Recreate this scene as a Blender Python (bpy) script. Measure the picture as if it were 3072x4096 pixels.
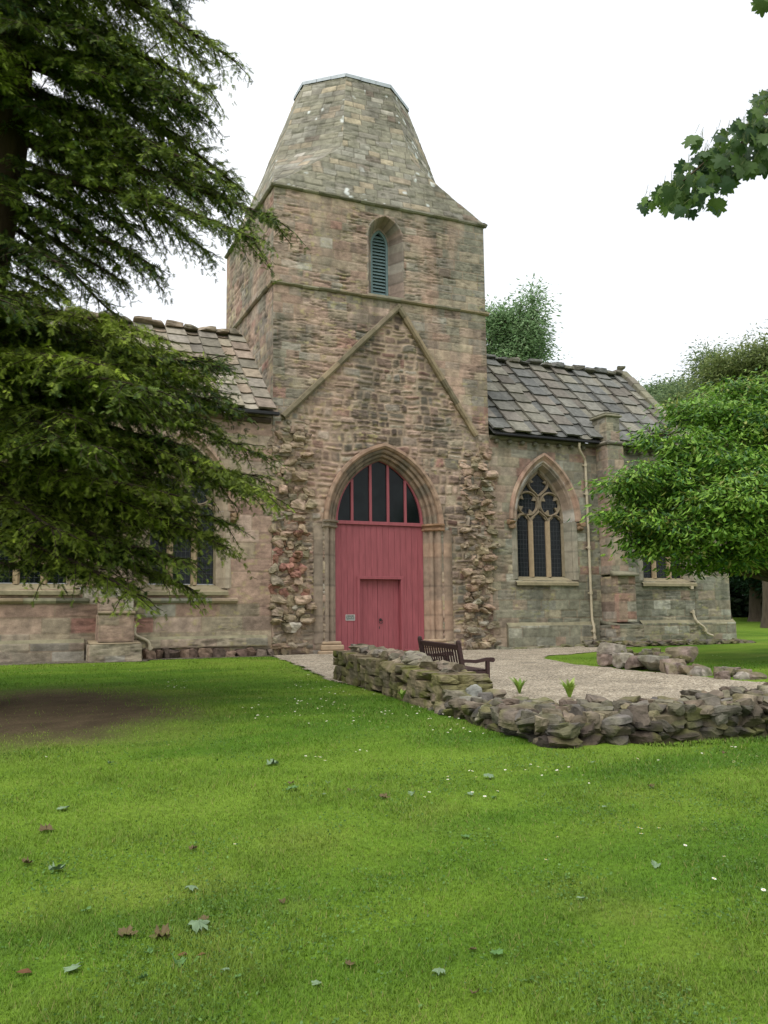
import bpy, math, random
import numpy as np
from mathutils import Matrix, Vector

for _o in list(bpy.data.objects):
    bpy.data.objects.remove(_o)
SC = bpy.context.scene
COL = SC.collection
PI = math.pi

# ------------------------------------------------------------------ camera
PITCH, ROLL, YAW = math.radians(7.003), math.radians(-0.6144), math.radians(24.05)
_cy, _sy = math.cos(YAW), math.sin(YAW)
F0 = np.array([_sy, _cy, 0.0]); RT = np.array([_cy, -_sy, 0.0]); UPV = np.array([0, 0, 1.0])
_F = F0 * math.cos(PITCH) + UPV * math.sin(PITCH)
_U = -F0 * math.sin(PITCH) + UPV * math.cos(PITCH)
_X = RT * math.cos(ROLL) + _U * math.sin(ROLL)
_Y = _U * math.cos(ROLL) - RT * math.sin(ROLL)
cam = bpy.data.cameras.new('camera')
cam.sensor_fit = 'VERTICAL'; cam.sensor_height = 36.0; cam.lens = 36.0 * 3505.1 / 4096.0
cam.clip_start = 0.05; cam.clip_end = 3000
camo = bpy.data.objects.new('camera', cam); COL.objects.link(camo)
camo.matrix_world = Matrix(((_X[0], _Y[0], -_F[0], 0), (_X[1], _Y[1], -_F[1], 0), (_X[2], _Y[2], -_F[2], 1.6), (0, 0, 0, 1)))
SC.camera = camo

# ------------------------------------------------------------------ light: bright overcast
SUN_EL, SUN_AZ = math.radians(58), math.radians(232)      # azimuth clockwise from +Y
world = bpy.data.worlds.new('World'); SC.world = world; world.use_nodes = True
nt = world.node_tree; nt.nodes.clear()
n_out = nt.nodes.new('ShaderNodeOutputWorld'); n_bg = nt.nodes.new('ShaderNodeBackground')
n_sky = nt.nodes.new('ShaderNodeTexSky'); n_sky.sky_type = 'NISHITA'; n_sky.sun_disc = False
n_sky.sun_elevation = SUN_EL; n_sky.sun_rotation = SUN_AZ
n_tc = nt.nodes.new('ShaderNodeTexCoord')
n_map = nt.nodes.new('ShaderNodeMapping'); n_map.inputs['Scale'].default_value = (1.2, 1.2, 3.0)
n_noi = nt.nodes.new('ShaderNodeTexNoise'); n_noi.inputs['Scale'].default_value = 1.7; n_noi.inputs['Detail'].default_value = 5
n_rmp = nt.nodes.new('ShaderNodeMapRange')
n_rmp.inputs['From Min'].default_value = 0.35; n_rmp.inputs['From Max'].default_value = 0.62
n_rmp.inputs['To Min'].default_value = 0.80; n_rmp.inputs['To Max'].default_value = 1.0
n_mix = nt.nodes.new('ShaderNodeMix'); n_mix.data_type = 'RGBA'
n_mix.inputs[7].default_value = (8.3, 8.5, 8.75, 1)
nt.links.new(n_tc.outputs['Generated'], n_map.inputs['Vector']); nt.links.new(n_map.outputs[0], n_noi.inputs['Vector'])
nt.links.new(n_noi.outputs['Fac'], n_rmp.inputs['Value']); nt.links.new(n_rmp.outputs[0], n_mix.inputs[0])
nt.links.new(n_sky.outputs[0], n_mix.inputs[6]); nt.links.new(n_mix.outputs[2], n_bg.inputs['Color'])
n_bg.inputs['Strength'].default_value = 0.105
nt.links.new(n_bg.outputs[0], n_out.inputs['Surface'])

sun = bpy.data.lights.new('sun', 'SUN'); sun.energy = 2.1; sun.angle = math.radians(50); sun.color = (1.0, 0.97, 0.92)
suno = bpy.data.objects.new('sun', sun); COL.objects.link(suno)
_sd = Vector((math.sin(SUN_AZ) * math.cos(SUN_EL), math.cos(SUN_AZ) * math.cos(SUN_EL), math.sin(SUN_EL)))
suno.rotation_euler = _sd.to_track_quat('Z', 'Y').to_euler()
suno.location = (0, 0, 40)
SC.view_settings.view_transform = 'Standard'; SC.view_settings.look = 'None'
SC.view_settings.exposure = 0.52; SC.view_settings.gamma = 1.0
SC.cycles.max_bounces = 6; SC.cycles.diffuse_bounces = 3; SC.cycles.transparent_max_bounces = 4

# ------------------------------------------------------------------ helpers
def lin(c):
    c = np.asarray(c, float) / 255.0
    return np.where(c <= 0.04045, c / 12.92, ((c + 0.055) / 1.055) ** 2.4)

def _h(a):
    a = a.astype(np.uint32)
    a = (a ^ (a >> np.uint32(16))) * np.uint32(0x7feb352d)
    a = (a ^ (a >> np.uint32(15))) * np.uint32(0x846ca68b)
    return a ^ (a >> np.uint32(16))

def hrand(ix, iy=0, iz=0, seed=0):
    a = _h(np.asarray(ix).astype(np.int64).astype(np.uint32) * np.uint32(73856093) ^ np.uint32((seed * 2654435761) & 0xffffffff))
    a = _h(a ^ (np.asarray(iy).astype(np.int64).astype(np.uint32) * np.uint32(19349663)))
    a = _h(a ^ (np.asarray(iz).astype(np.int64).astype(np.uint32) * np.uint32(83492791)))
    return a.astype(np.float64) / 4294967295.0

def vn2(x, y, seed=0):
    x = np.asarray(x, float); y = np.asarray(y, float)
    xi = np.floor(x); yi = np.floor(y); fx = x - xi; fy = y - yi
    fx = fx * fx * (3 - 2 * fx); fy = fy * fy * (3 - 2 * fy)
    a = hrand(xi, yi, 0, seed); b = hrand(xi + 1, yi, 0, seed); c = hrand(xi, yi + 1, 0, seed); d = hrand(xi + 1, yi + 1, 0, seed)
    return (a * (1 - fx) + b * fx) * (1 - fy) + (c * (1 - fx) + d * fx) * fy

def fbm(x, y, seed=0, o=4):
    s = 0; a = 0.5; t = 0
    for i in range(o):
        s = s + a * vn2(x * 2 ** i, y * 2 ** i, seed + i * 17); t += a; a *= 0.5
    return s / t

def vn3(p, seed=0):
    i = np.floor(p); f = p - i; f = f * f * (3 - 2 * f)
    r = 0
    for dx in (0, 1):
        for dy in (0, 1):
            for dz in (0, 1):
                w = (f[..., 0] if dx else 1 - f[..., 0]) * (f[..., 1] if dy else 1 - f[..., 1]) * (f[..., 2] if dz else 1 - f[..., 2])
                r = r + w * hrand(i[..., 0] + dx, i[..., 1] + dy, i[..., 2] + dz, seed)
    return r

def sstep(a, b, x):
    t = np.clip((x - a) / (b - a), 0, 1)
    return t * t * (3 - 2 * t)

ROOT_LOC = {}
def thing(name, label, cat, loc=(0, 0, 0), group=None, rotz=0):
    o = bpy.data.objects.new(name, None); COL.objects.link(o); o.empty_display_size = 0.3
    o.location = loc; o.rotation_euler = (0, 0, rotz); o['label'] = label; o['category'] = cat
    if group: o['group'] = group
    ROOT_LOC[o.name] = Vector(loc)
    return o

def tag(o, label, cat, group=None):
    o['label'] = label; o['category'] = cat
    if group: o['group'] = group
    return o

def link(name, me, parent=None, world=True):
    o = bpy.data.objects.new(name, me); COL.objects.link(o)
    if parent is not None:
        o.parent = parent
        if world and parent.name in ROOT_LOC: o.location = -ROOT_LOC[parent.name]
    return o

def mesh_np(name, V, F, mat, col=None, smooth=False, parent=None, world=True):
    """V (n,3); F an (m,k) int array or list of such arrays; col (n,3) linear."""
    V = np.ascontiguousarray(V, np.float32)
    Fs = F if isinstance(F, list) else [F]
    Fs = [np.asarray(f, np.int32) for f in Fs if len(f)]
    me = bpy.data.meshes.new(name)
    me.vertices.add(len(V)); me.vertices.foreach_set('co', V.ravel())
    idx = np.concatenate([f.ravel() for f in Fs]); cnt = np.concatenate([np.full(len(f), f.shape[1], np.int32) for f in Fs])
    st = np.concatenate([[0], np.cumsum(cnt)[:-1]]).astype(np.int32)
    me.loops.add(len(idx)); me.loops.foreach_set('vertex_index', idx.astype(np.int32))
    me.polygons.add(len(cnt)); me.polygons.foreach_set('loop_start', st)
    try: me.polygons.foreach_set('loop_total', cnt)
    except Exception: pass
    me.polygons.foreach_set('use_smooth', np.full(len(cnt), bool(smooth)))
    if col is not None:
        a = me.color_attributes.new('Col', 'FLOAT_COLOR', 'POINT')
        c4 = np.ones((len(V), 4), np.float32); c4[:, :3] = col
        a.data.foreach_set('color', c4.ravel())
    me.update(calc_edges=True); me.validate()
    me.materials.append(mat)
    return link(name, me, parent, world)

class MB:
    """collects geometry with per-vertex colour; build() links it as one mesh object"""
    def __init__(s): s.V = []; s.F = {}; s.C = []; s.n = 0
    def add(s, V, F, col=(0.5, 0.5, 0.5)):
        V = np.asarray(V, float).reshape(-1, 3)
        s.V.append(V); c = np.asarray(col, float)
        s.C.append(np.broadcast_to(c, (len(V), 3)) if c.ndim == 1 else c)
        for f in (F if isinstance(F, list) and isinstance(F[0], np.ndarray) else [F]):
            f = np.asarray(f)
            if f.size: s.F.setdefault(f.shape[1], []).append(f + s.n)
        s.n += len(V); return s
    def box(s, a, b, col=(.5, .5, .5), M=None, jit=0):
        x0, y0, z0 = a; x1, y1, z1 = b
        V = np.array([(x0, y0, z0), (x1, y0, z0), (x1, y1, z0), (x0, y1, z0), (x0, y0, z1), (x1, y0, z1), (x1, y1, z1), (x0, y1, z1)], float)
        if jit: V = V + RNG.uniform(-jit, jit, V.shape)
        if M is not None: V = V @ np.array(M)[:3, :3].T + np.array(M)[:3, 3]
        return s.add(V, [(0, 3, 2, 1), (4, 5, 6, 7), (0, 1, 5, 4), (1, 2, 6, 5), (2, 3, 7, 6), (3, 0, 4, 7)], col)
    def cbox(s, a, b, ch, col=(.5, .5, .5), M=None):
        """box with chamfered edges"""
        a = np.array(a, float); b = np.array(b, float); c = (a + b) / 2; h = (b - a) / 2
        P = []; ids = {}
        for sx in (-1, 1):
            for sy in (-1, 1):
                for sz in (-1, 1):
                    for ax in range(3):
                        p = np.array([sx, sy, sz], float) * (h - ch); p[ax] = (sx, sy, sz)[ax] * h[ax]
                        ids[(sx, sy, sz, ax)] = len(P); P.append(c + p)
        q = []; t = []
        for ax in range(3):
            o1, o2 = [(1, 2), (2, 0), (0, 1)][ax]
            for sg in (-1, 1):
                r = []
                for (p1, p2) in ((-1, -1), (1, -1), (1, 1), (-1, 1)):
                    k = [0, 0, 0]; k[ax] = sg; k[o1] = p1; k[o2] = p2; r.append(ids[tuple(k) + (ax,)])
                q.append(r if sg > 0 else r[::-1])
        for ax in range(3):
            o1, o2 = [(1, 2), (2, 0), (0, 1)][ax]
            for s1 in (-1, 1):
                for s2 in (-1, 1):
                    def K(v, w):
                        k = [0, 0, 0]; k[ax] = v; k[o1] = s1; k[o2] = s2; return ids[tuple(k) + (w,)]
                    r = [K(-1, o1), K(1, o1), K(1, o2), K(-1, o2)]
                    q.append(r if s1 * s2 < 0 else r[::-1])
        for sx in (-1, 1):
            for sy in (-1, 1):
                for sz in (-1, 1):
                    r = [ids[(sx, sy, sz, k)] for k in range(3)]
                    t.append(r if sx * sy * sz > 0 else r[::-1])
        V = np.array(P)
        if M is not None: V = V @ np.array(M)[:3, :3].T + np.array(M)[:3, 3]
        return s.add(V, [np.array(q), np.array(t)], col)
    def tube(s, P, R, n=8, col=(.5, .5, .5), cap=True):
        P = np.asarray(P, float); m = len(P); R = np.broadcast_to(np.asarray(R, float), (m,))
        T = np.gradient(P, axis=0); T /= np.linalg.norm(T, axis=1)[:, None] + 1e-9
        ref = np.array([0, 0, 1.0]) if abs(T[0, 2]) < 0.9 else np.array([1.0, 0, 0])
        A = np.cross(T, ref); A /= np.linalg.norm(A, axis=1)[:, None] + 1e-9; B = np.cross(T, A)
        th = np.linspace(0, 2 * PI, n, endpoint=False)
        V = P[:, None] + R[:, None, None] * (np.cos(th)[None, :, None] * A[:, None] + np.sin(th)[None, :, None] * B[:, None])
        V = V.reshape(-1, 3)
        i = np.arange(m - 1)[:, None] * n; j = np.arange(n)[None]; k = (j + 1) % n
        F = np.stack([i + j, i + k, i + n + k, i + n + j], -1).reshape(-1, 4)
        fs = [F[:, ::-1]]
        if cap:
            V = np.concatenate([V, P[[0]], P[[-1]]]); a = m * n
            fs.append(np.stack([np.full(n, a), np.arange(n), (np.arange(n) + 1) % n], 1)[:, ::-1])
            fs.append(np.stack([np.full(n, a + 1), (np.arange(n) + 1) % n + (m - 1) * n, np.arange(n) + (m - 1) * n], 1)[:, ::-1])
        c = np.asarray(col, float)
        if c.ndim == 2:
            c = np.repeat(c, n, 0); c = np.concatenate([c, c[[0]], c[[-1]]]) if cap else c
        return s.add(V, fs, c)
    def build(s, name, mat, parent=None, smooth=False, world=True):
        return mesh_np(name, np.concatenate(s.V), [np.concatenate(f) for f in s.F.values()], mat, np.concatenate(s.C), smooth, parent, world)

RNG = np.random.default_rng(7)
random.seed(7)

# ------------------------------------------------------------------ materials
def new_mat(name):
    m = bpy.data.materials.new(name); m.use_nodes = True
    t = m.node_tree; b = t.nodes['Principled BSDF']
    return m, t, b

def attr_mat(name, rough=0.9, noise=6.0, var=0.35, bump=0.3, bump_scale=40.0, spec=0.25, grain=None):
    """base colour = per-vertex stone / leaf colour x procedural grain, with a fine bump"""
    m, t, b = new_mat(name); L = t.links
    a = t.nodes.new('ShaderNodeAttribute'); a.attribute_name = 'Col'
    tc = t.nodes.new('ShaderNodeTexCoord')
    src = tc.outputs['Object']
    if grain:
        mp = t.nodes.new('ShaderNodeMapping'); mp.inputs['Scale'].default_value = grain
        L.new(src, mp.inputs['Vector']); src = mp.outputs[0]
    n = t.nodes.new('ShaderNodeTexNoise'); n.inputs['Scale'].default_value = noise; n.inputs['Detail'].default_value = 8; n.inputs['Roughness'].default_value = 0.65
    L.new(src, n.inputs['Vector'])
    mr = t.nodes.new('ShaderNodeMapRange'); mr.inputs['From Min'].default_value = 0.25; mr.inputs['From Max'].default_value = 0.75
    mr.inputs['To Min'].default_value = 1 - var; mr.inputs['To Max'].default_value = 1 + var
    L.new(n.outputs['Fac'], mr.inputs['Value'])
    mx = t.nodes.new('ShaderNodeMix'); mx.data_type = 'RGBA'; mx.blend_type = 'MULTIPLY'; mx.inputs[0].default_value = 1
    L.new(a.outputs['Color'], mx.inputs[6]); L.new(mr.outputs[0], mx.inputs[7]); L.new(mx.outputs[2], b.inputs['Base Color'])
    b.inputs['Roughness'].default_value = rough; b.inputs['Specular IOR Level'].default_value = spec
    if bump:
        n2 = t.nodes.new('ShaderNodeTexNoise'); n2.inputs['Scale'].default_value = bump_scale; n2.inputs['Detail'].default_value = 5
        L.new(src, n2.inputs['Vector'])
        bp = t.nodes.new('ShaderNodeBump'); bp.inputs['Strength'].default_value = bump; bp.inputs['Distance'].default_value = 0.02
        L.new(n2.outputs['Fac'], bp.inputs['Height']); L.new(bp.outputs[0], b.inputs['Normal'])
    return m

def leaf_mat(name, trans=0.35, rough=0.5, spec=0.3, hue=0.06):
    m, t, b = new_mat(name); L = t.links
    a = t.nodes.new('ShaderNodeAttribute'); a.attribute_name = 'Col'
    tc = t.nodes.new('ShaderNodeTexCoord')
    n = t.nodes.new('ShaderNodeTexNoise'); n.inputs['Scale'].default_value = 9; n.inputs['Detail'].default_value = 3
    L.new(tc.outputs['Object'], n.inputs['Vector'])
    mr = t.nodes.new('ShaderNodeMapRange'); mr.inputs['To Min'].default_value = 0.7; mr.inputs['To Max'].default_value = 1.3
    L.new(n.outputs['Fac'], mr.inputs['Value'])
    mx = t.nodes.new('ShaderNodeMix'); mx.data_type = 'RGBA'; mx.blend_type = 'MULTIPLY'; mx.inputs[0].default_value = 1
    L.new(a.outputs['Color'], mx.inputs[6]); L.new(mr.outputs[0], mx.inputs[7]); L.new(mx.outputs[2], b.inputs['Base Color'])
    b.inputs['Roughness'].default_value = rough; b.inputs['Specular IOR Level'].default_value = spec
    tr = t.nodes.new('ShaderNodeBsdfTranslucent'); L.new(mx.outputs[2], tr.inputs['Color'])
    ms = t.nodes.new('ShaderNodeMixShader'); ms.inputs[0].default_value = trans
    L.new(b.outputs[0], ms.inputs[1]); L.new(tr.outputs[0], ms.inputs[2]); L.new(ms.outputs[0], t.nodes['Material Output'].inputs['Surface'])
    return m

def plain(name, col, rough=0.6, spec=0.4, metal=0.0, var=0.12, scale=12.0, bump=0.1, stretch=(1, 1, 1)):
    m, t, b = new_mat(name); L = t.links
    tc = t.nodes.new('ShaderNodeTexCoord'); mp = t.nodes.new('ShaderNodeMapping'); mp.inputs['Scale'].default_value = stretch
    L.new(tc.outputs['Object'], mp.inputs['Vector'])
    n = t.nodes.new('ShaderNodeTexNoise'); n.inputs['Scale'].default_value = scale; n.inputs['Detail'].default_value = 6
    L.new(mp.outputs[0], n.inputs['Vector'])
    r = t.nodes.new('ShaderNodeValToRGB'); c = np.array(col)
    r.color_ramp.elements[0].position = 0.3; r.color_ramp.elements[1].position = 0.7
    r.color_ramp.elements[0].color = (*(c * (1 - var)), 1); r.color_ramp.elements[1].color = (*np.minimum(c * (1 + var), 1), 1)
    L.new(n.outputs['Fac'], r.inputs['Fac']); L.new(r.outputs['Color'], b.inputs['Base Color'])
    b.inputs['Roughness'].default_value = rough; b.inputs['Specular IOR Level'].default_value = spec; b.inputs['Metallic'].default_value = metal
    if bump:
        bp = t.nodes.new('ShaderNodeBump'); bp.inputs['Strength'].default_value = bump; bp.inputs['Distance'].default_value = 0.01
        L.new(n.outputs['Fac'], bp.inputs['Height']); L.new(bp.outputs[0], b.inputs['Normal'])
    return m

M_STONE = attr_mat('weathered_sandstone', 0.92, 5.0, 0.30, 0.5, 30.0)
M_TRIM = attr_mat('dressed_sandstone', 0.9, 7.0, 0.22, 0.3, 45.0)
M_RUIN = attr_mat('mossy_rubble', 0.92, 9.0, 0.45, 0.5, 40.0)
M_SLAB = attr_mat('stone_roof_slab', 0.9, 7.0, 0.4, 0.45, 40.0, spec=0.18)
M_BARK = attr_mat('tree_bark', 0.95, 8.0, 0.4, 0.8, 25.0, grain=(1, 1, 0.25))
M_NEEDLE = leaf_mat('conifer_needles', 0.15, 0.6, 0.2)
M_LEAF = leaf_mat('broad_leaf', 0.36, 0.42, 0.4)
M_FARLEAF = leaf_mat('distant_foliage', 0.4, 0.6, 0.25)
M_GRASS = leaf_mat('grass_blade', 0.3, 0.55, 0.25)
M_FERN = leaf_mat('fern_frond', 0.35, 0.55, 0.25)
M_DEAD = attr_mat('fallen_leaf_surface', 0.8, 30.0, 0.25, 0.2, 80)
M_PAINT = plain('red_door_paint', lin((146, 79, 85)), 0.6, 0.3, 0, 0.15, 3.0, 0.05, (6, 6, 0.7))
M_GLASS = plain('dark_window_glass', (0.008, 0.011, 0.012), 0.10, 0.16, 0, 0.4, 2.5, 0.02)
M_LEAD = plain('window_lead', (0.07, 0.075, 0.08), 0.6, 0.3, 0, 0.2, 20)
M_CAPLEAD = plain('lead_flashing', (0.42, 0.45, 0.49), 0.55, 0.4, 0.1, 0.15, 6)
M_LOUVRE = plain('blue_grey_louvre_paint', lin((104, 124, 126)), 0.6, 0.3, 0, 0.1, 5)
M_PIPE = plain('cream_pipe_paint', lin((178, 166, 142)), 0.5, 0.4, 0, 0.15, 6)
M_GUTTER = plain('black_gutter_iron', (0.018, 0.018, 0.02), 0.6, 0.3)
M_BENCH = plain('dark_brown_stained_timber', (0.045, 0.022, 0.02), 0.6, 0.35, 0, 0.35, 10, 0.2, (3, 3, 3))
M_IRON = plain('black_iron', (0.012, 0.012, 0.012), 0.5, 0.4)
M_PLAQUE = plain('grey_plaque_plate', lin((106, 112, 106)), 0.6, 0.3)
M_WHITE = plain('white_sign_paint', lin((205, 205, 200)), 0.6, 0.3)
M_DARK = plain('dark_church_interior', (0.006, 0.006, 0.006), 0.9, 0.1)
M_PETAL = plain('daisy_petal', (0.75, 0.75, 0.72), 0.7, 0.2)
M_YOLK = plain('daisy_centre', (0.6, 0.4, 0.03), 0.7, 0.2)

# ------------------------------------------------------------------ terrain
D = 23.72          # y of the church's front wall
def ground(x, y):
    x = np.asarray(x, float); y = np.asarray(y, float)
    yy = np.where(y < 0, 0.3 * y, np.where(y > 45, 45 + 12 * (1 - np.exp(-(np.maximum(y, 45) - 45) / 14)), y))
    yy = np.maximum(yy, -8)
    g = 0.0275 * yy + 0.014 * np.clip(x - 15, 0, 18) * sstep(10, 14, y)
    g = g + 0.03 * (fbm(x * 0.35 + 9, y * 0.35, 3, 2) - 0.5) * sstep(2, 5, y) * (1 - sstep(20, 23, y))
    return g

GRAVEL = np.array([(7.15, 23.9), (6.55, 19.2), (6.0, 16.2), (6.2, 12.0), (6.0, 8.9), (8.5, 8.7), (14.6, 8.3), (14.6, 11.9), (13.45, 12.3), (13.2, 13.0), (12.95, 16.7),
                   (12.8, 17.6), (13.3, 19.6), (13.9, 20.35), (15.2, 20.8), (16.6, 21.3), (18.3, 22.6), (18.3, 23.9)])
STRIP = np.array([(-9, 23.9), (-9, 22.85), (1.6, 22.8), (3.7, 22.7), (3.7, 23.25), (7.0, 23.3), (7.2, 23.9)])
def inpoly(x, y, P):
    c = np.zeros(np.shape(x), bool); n = len(P)
    for i in range(n):
        x1, y1 = P[i]; x2, y2 = P[(i + 1) % n]
        k = ((y1 > y) != (y2 > y))
        c ^= k & (x < (x2 - x1) * (y - y1) / (y2 - y1 + 1e-12) + x1)
    return c
def court_drop(x, y):
    return 0.085 * sstep(6.3, 7.2, x) * (1 - sstep(14.5, 17.5, y)) * (1 - sstep(11.5, 12.8, x))
def soil_mask(x, y):
    d = ((x + 0.4) / 3.9) ** 2 + ((y - 13.5) / 4.1) ** 2
    d = np.sqrt(d) + 0.45 * (fbm(x * 0.9, y * 0.7, 41, 4) - 0.5)
    return 1 - sstep(0.5, 1.12, d)

def grid_mesh(xs, ys):
    X, Y = np.meshgrid(xs, ys); n = len(xs); m = len(ys)
    i = np.arange(m - 1)[:, None] * n + np.arange(n - 1)[None]
    return X, Y, np.stack([i, i + 1, i + n + 1, i + n], -1).reshape(-1, 4)

def lawn_tint(x, y):
    """mowing swirls, dry patches: relative colour of the turf"""
    sw = fbm(x * 0.30 + 0.35 * y, y * 0.9 - x * 0.18, 5, 4)
    fine = fbm(x * 2.2, y * 2.2, 8, 4)
    dry = sstep(0.60, 0.82, fbm(x * 1.0 + 3, y * 1.0, 12, 3))
    v = (0.70 + 0.60 * sw + 0.26 * (fine - 0.5)) * 0.74
    a = lin((112, 148, 42))[None] * np.ones((np.size(x), 1)); b = lin((134, 152, 62))
    bare = np.exp(-(((x - 1.47) / .16) ** 2 + ((y - 4.55) / .10) ** 2)) + .8 * np.exp(-(((x - .37) / .14) ** 2 + ((y - 4.72) / .07) ** 2))
    mixv = np.clip(0.15 + 0.40 * dry + 0.8 * (sw - 0.45) + .9 * bare, 0, 1).ravel()[:, None]
    deep = sstep(0.55, 0.3, sw).ravel()[:, None] * 0.5
    c = a * (1 - mixv) + b * mixv
    c = c * (1 - deep) + lin((86, 132, 36)) * deep
    return c * v.ravel()[:, None]

def build_ground():
    def sp(a, b, s): return np.arange(a, b + 1e-6, s)
    out = 2.0 * 1.28 ** np.arange(1, 24)
    xs = np.concatenate([-10 - np.cumsum(out)[::-1], sp(-10, 30, 0.16), 30 + np.cumsum(out)])
    ys = np.concatenate([-6 - np.cumsum(out)[::-1], sp(-6, 1.8, 0.6), sp(2, 27, 0.14), 27.6 + np.cumsum(out)])
    X, Y, F = grid_mesh(xs, ys)
    Z = ground(X, Y)
    Z = Z + 0.012 * (fbm(X * 3, Y * 3, 77, 3) - 0.5)
    gm = inpoly(X, Y, GRAVEL) | inpoly(X, Y, STRIP)
    Z = Z - 0.05 * gm - court_drop(X, Y) * 1.0
    c = lawn_tint(X.ravel(), Y.ravel()) * 0.85
    s = soil_mask(X.ravel(), Y.ravel())[:, None]
    soil = lin((88, 76, 58)) * (0.45 + 0.7 * fbm(X.ravel() * 5, Y.ravel() * 5, 31, 4))[:, None]
    c = c * (1 - s) + soil * s
    m = attr_mat('lawn_turf', 0.95, 30.0, 0.45, 0.8, 60.0, spec=0.1)
    o = mesh_np('lawn', np.stack([X, Y, Z], -1).reshape(-1, 3), F, m, c, True); o['kind'] = 'structure'

    def patch(name, poly, step, lift, mat, wob):
        x0, y0 = poly.min(0) - .3; x1, y1 = poly.max(0) + .3
        X, Y, F = grid_mesh(np.arange(x0, x1, step), np.arange(y0, y1, step))
        cx = X.ravel()[F].mean(1); cyy = Y.ravel()[F].mean(1)
        wx = cx + wob * (fbm(cx * 4, cyy * 4, 61, 3) - 0.5); wy = cyy + wob * (fbm(cx * 4, cyy * 4, 62, 3) - 0.5)
        F = F[inpoly(wx, wy, poly)]
        Z = ground(X, Y) + lift - court_drop(X, Y) + 0.015 * (fbm(X * 6, Y * 6, 9, 3) - 0.5)
        u, inv = np.unique(F, return_inverse=True)
        V = np.stack([X, Y, Z], -1).reshape(-1, 3)[u]
        o = mesh_np(name, V, inv.reshape(-1, 4), mat, None, True); o['kind'] = 'structure'
    def gravel_mat(name, base, dark, sc):
        m, t, b = new_mat(name); L = t.links
        tc = t.nodes.new('ShaderNodeTexCoord')
        v = t.nodes.new('ShaderNodeTexVoronoi'); v.inputs['Scale'].default_value = sc
        L.new(tc.outputs['Object'], v.inputs['Vector'])
        r = t.nodes.new('ShaderNodeValToRGB'); r.color_ramp.elements[0].color = (*dark, 1); r.color_ramp.elements[1].color = (*base, 1)
        e = r.color_ramp.elements.new(0.5); e.color = (*(0.5 * (np.array(base) + np.array(dark)) * np.array([1.04, 1, .93])), 1)
        sx = t.nodes.new('ShaderNodeSeparateColor'); L.new(v.outputs['Color'], sx.inputs[0]); L.new(sx.outputs[0], r.inputs['Fac'])
        n = t.nodes.new('ShaderNodeTexNoise'); n.inputs['Scale'].default_value = 1.6; n.inputs['Detail'].default_value = 6; L.new(tc.outputs['Object'], n.inputs['Vector'])
        mr = t.nodes.new('ShaderNodeMapRange'); mr.inputs['From Min'].default_value = .3; mr.inputs['From Max'].default_value = .7; mr.inputs['To Min'].default_value = .75; mr.inputs['To Max'].default_value = 1.15
        L.new(n.outputs['Fac'], mr.inputs['Value'])
        mx = t.nodes.new('ShaderNodeMix'); mx.data_type = 'RGBA'; mx.blend_type = 'MULTIPLY'; mx.inputs[0].default_value = 1
        L.new(r.outputs[0], mx.inputs[6]); L.new(mr.outputs[0], mx.inputs[7]); L.new(mx.outputs[2], b.inputs['Base Color'])
        bp = t.nodes.new('ShaderNodeBump'); bp.inputs['Strength'].default_value = 0.9; bp.inputs['Distance'].default_value = 0.02; bp.invert = True
        L.new(v.outputs['Distance'], bp.inputs['Height']); L.new(bp.outputs[0], b.inputs['Normal'])
        b.inputs['Roughness'].default_value = 0.95; b.inputs['Specular IOR Level'].default_value = 0.15
        return m
    patch('gravel_path', GRAVEL, 0.07, 0.006, gravel_mat('pea_gravel', lin((190, 180, 162)), lin((104, 96, 84)), 36.0), 0.25)
    patch('gravel_strip', STRIP, 0.07, 0.004, gravel_mat('grey_gravel', lin((128, 122, 108)), lin((72, 68, 60)), 40.0), 0.2)
build_ground()

# ------------------------------------------------------------------ masonry
P_PINK = lin([(176, 138, 112), (160, 122, 100), (184, 150, 122), (152, 114, 94), (168, 130, 108), (190, 158, 134)])
P_BUFF = lin([(172, 150, 116), (158, 140, 108), (184, 164, 126), (164, 142, 116), (148, 130, 102)])
P_GREY = lin([(132, 128, 108), (120, 117, 100), (144, 138, 116), (128, 122, 110), (110, 108, 92), (150, 146, 132)])
P_BROWN = lin([(120, 96, 80), (106, 84, 72), (134, 108, 88), (142, 116, 96), (96, 80, 70), (112, 98, 84)])
P_RED = lin([(164, 98, 80), (152, 92, 76), (172, 112, 92)])
P_PALE = lin([(186, 178, 160), (170, 165, 150), (194, 186, 170)])
def calm(P, k=.5, sat=1.0):
    P = np.asarray(P, float); m = P.mean(0); P = m * k + P * (1 - k); g = P.mean(1, keepdims=True); return g + (P - g) * sat
P_PINK, P_BUFF, P_BROWN, P_RED = calm(P_PINK, .1, .84), calm(P_BUFF, .1, .84), calm(P_BROWN, .1, .85), calm(P_RED, .1, .8)
PALS = [P_PINK, P_BUFF, P_GREY, P_BROWN, P_RED, P_PALE]

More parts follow.
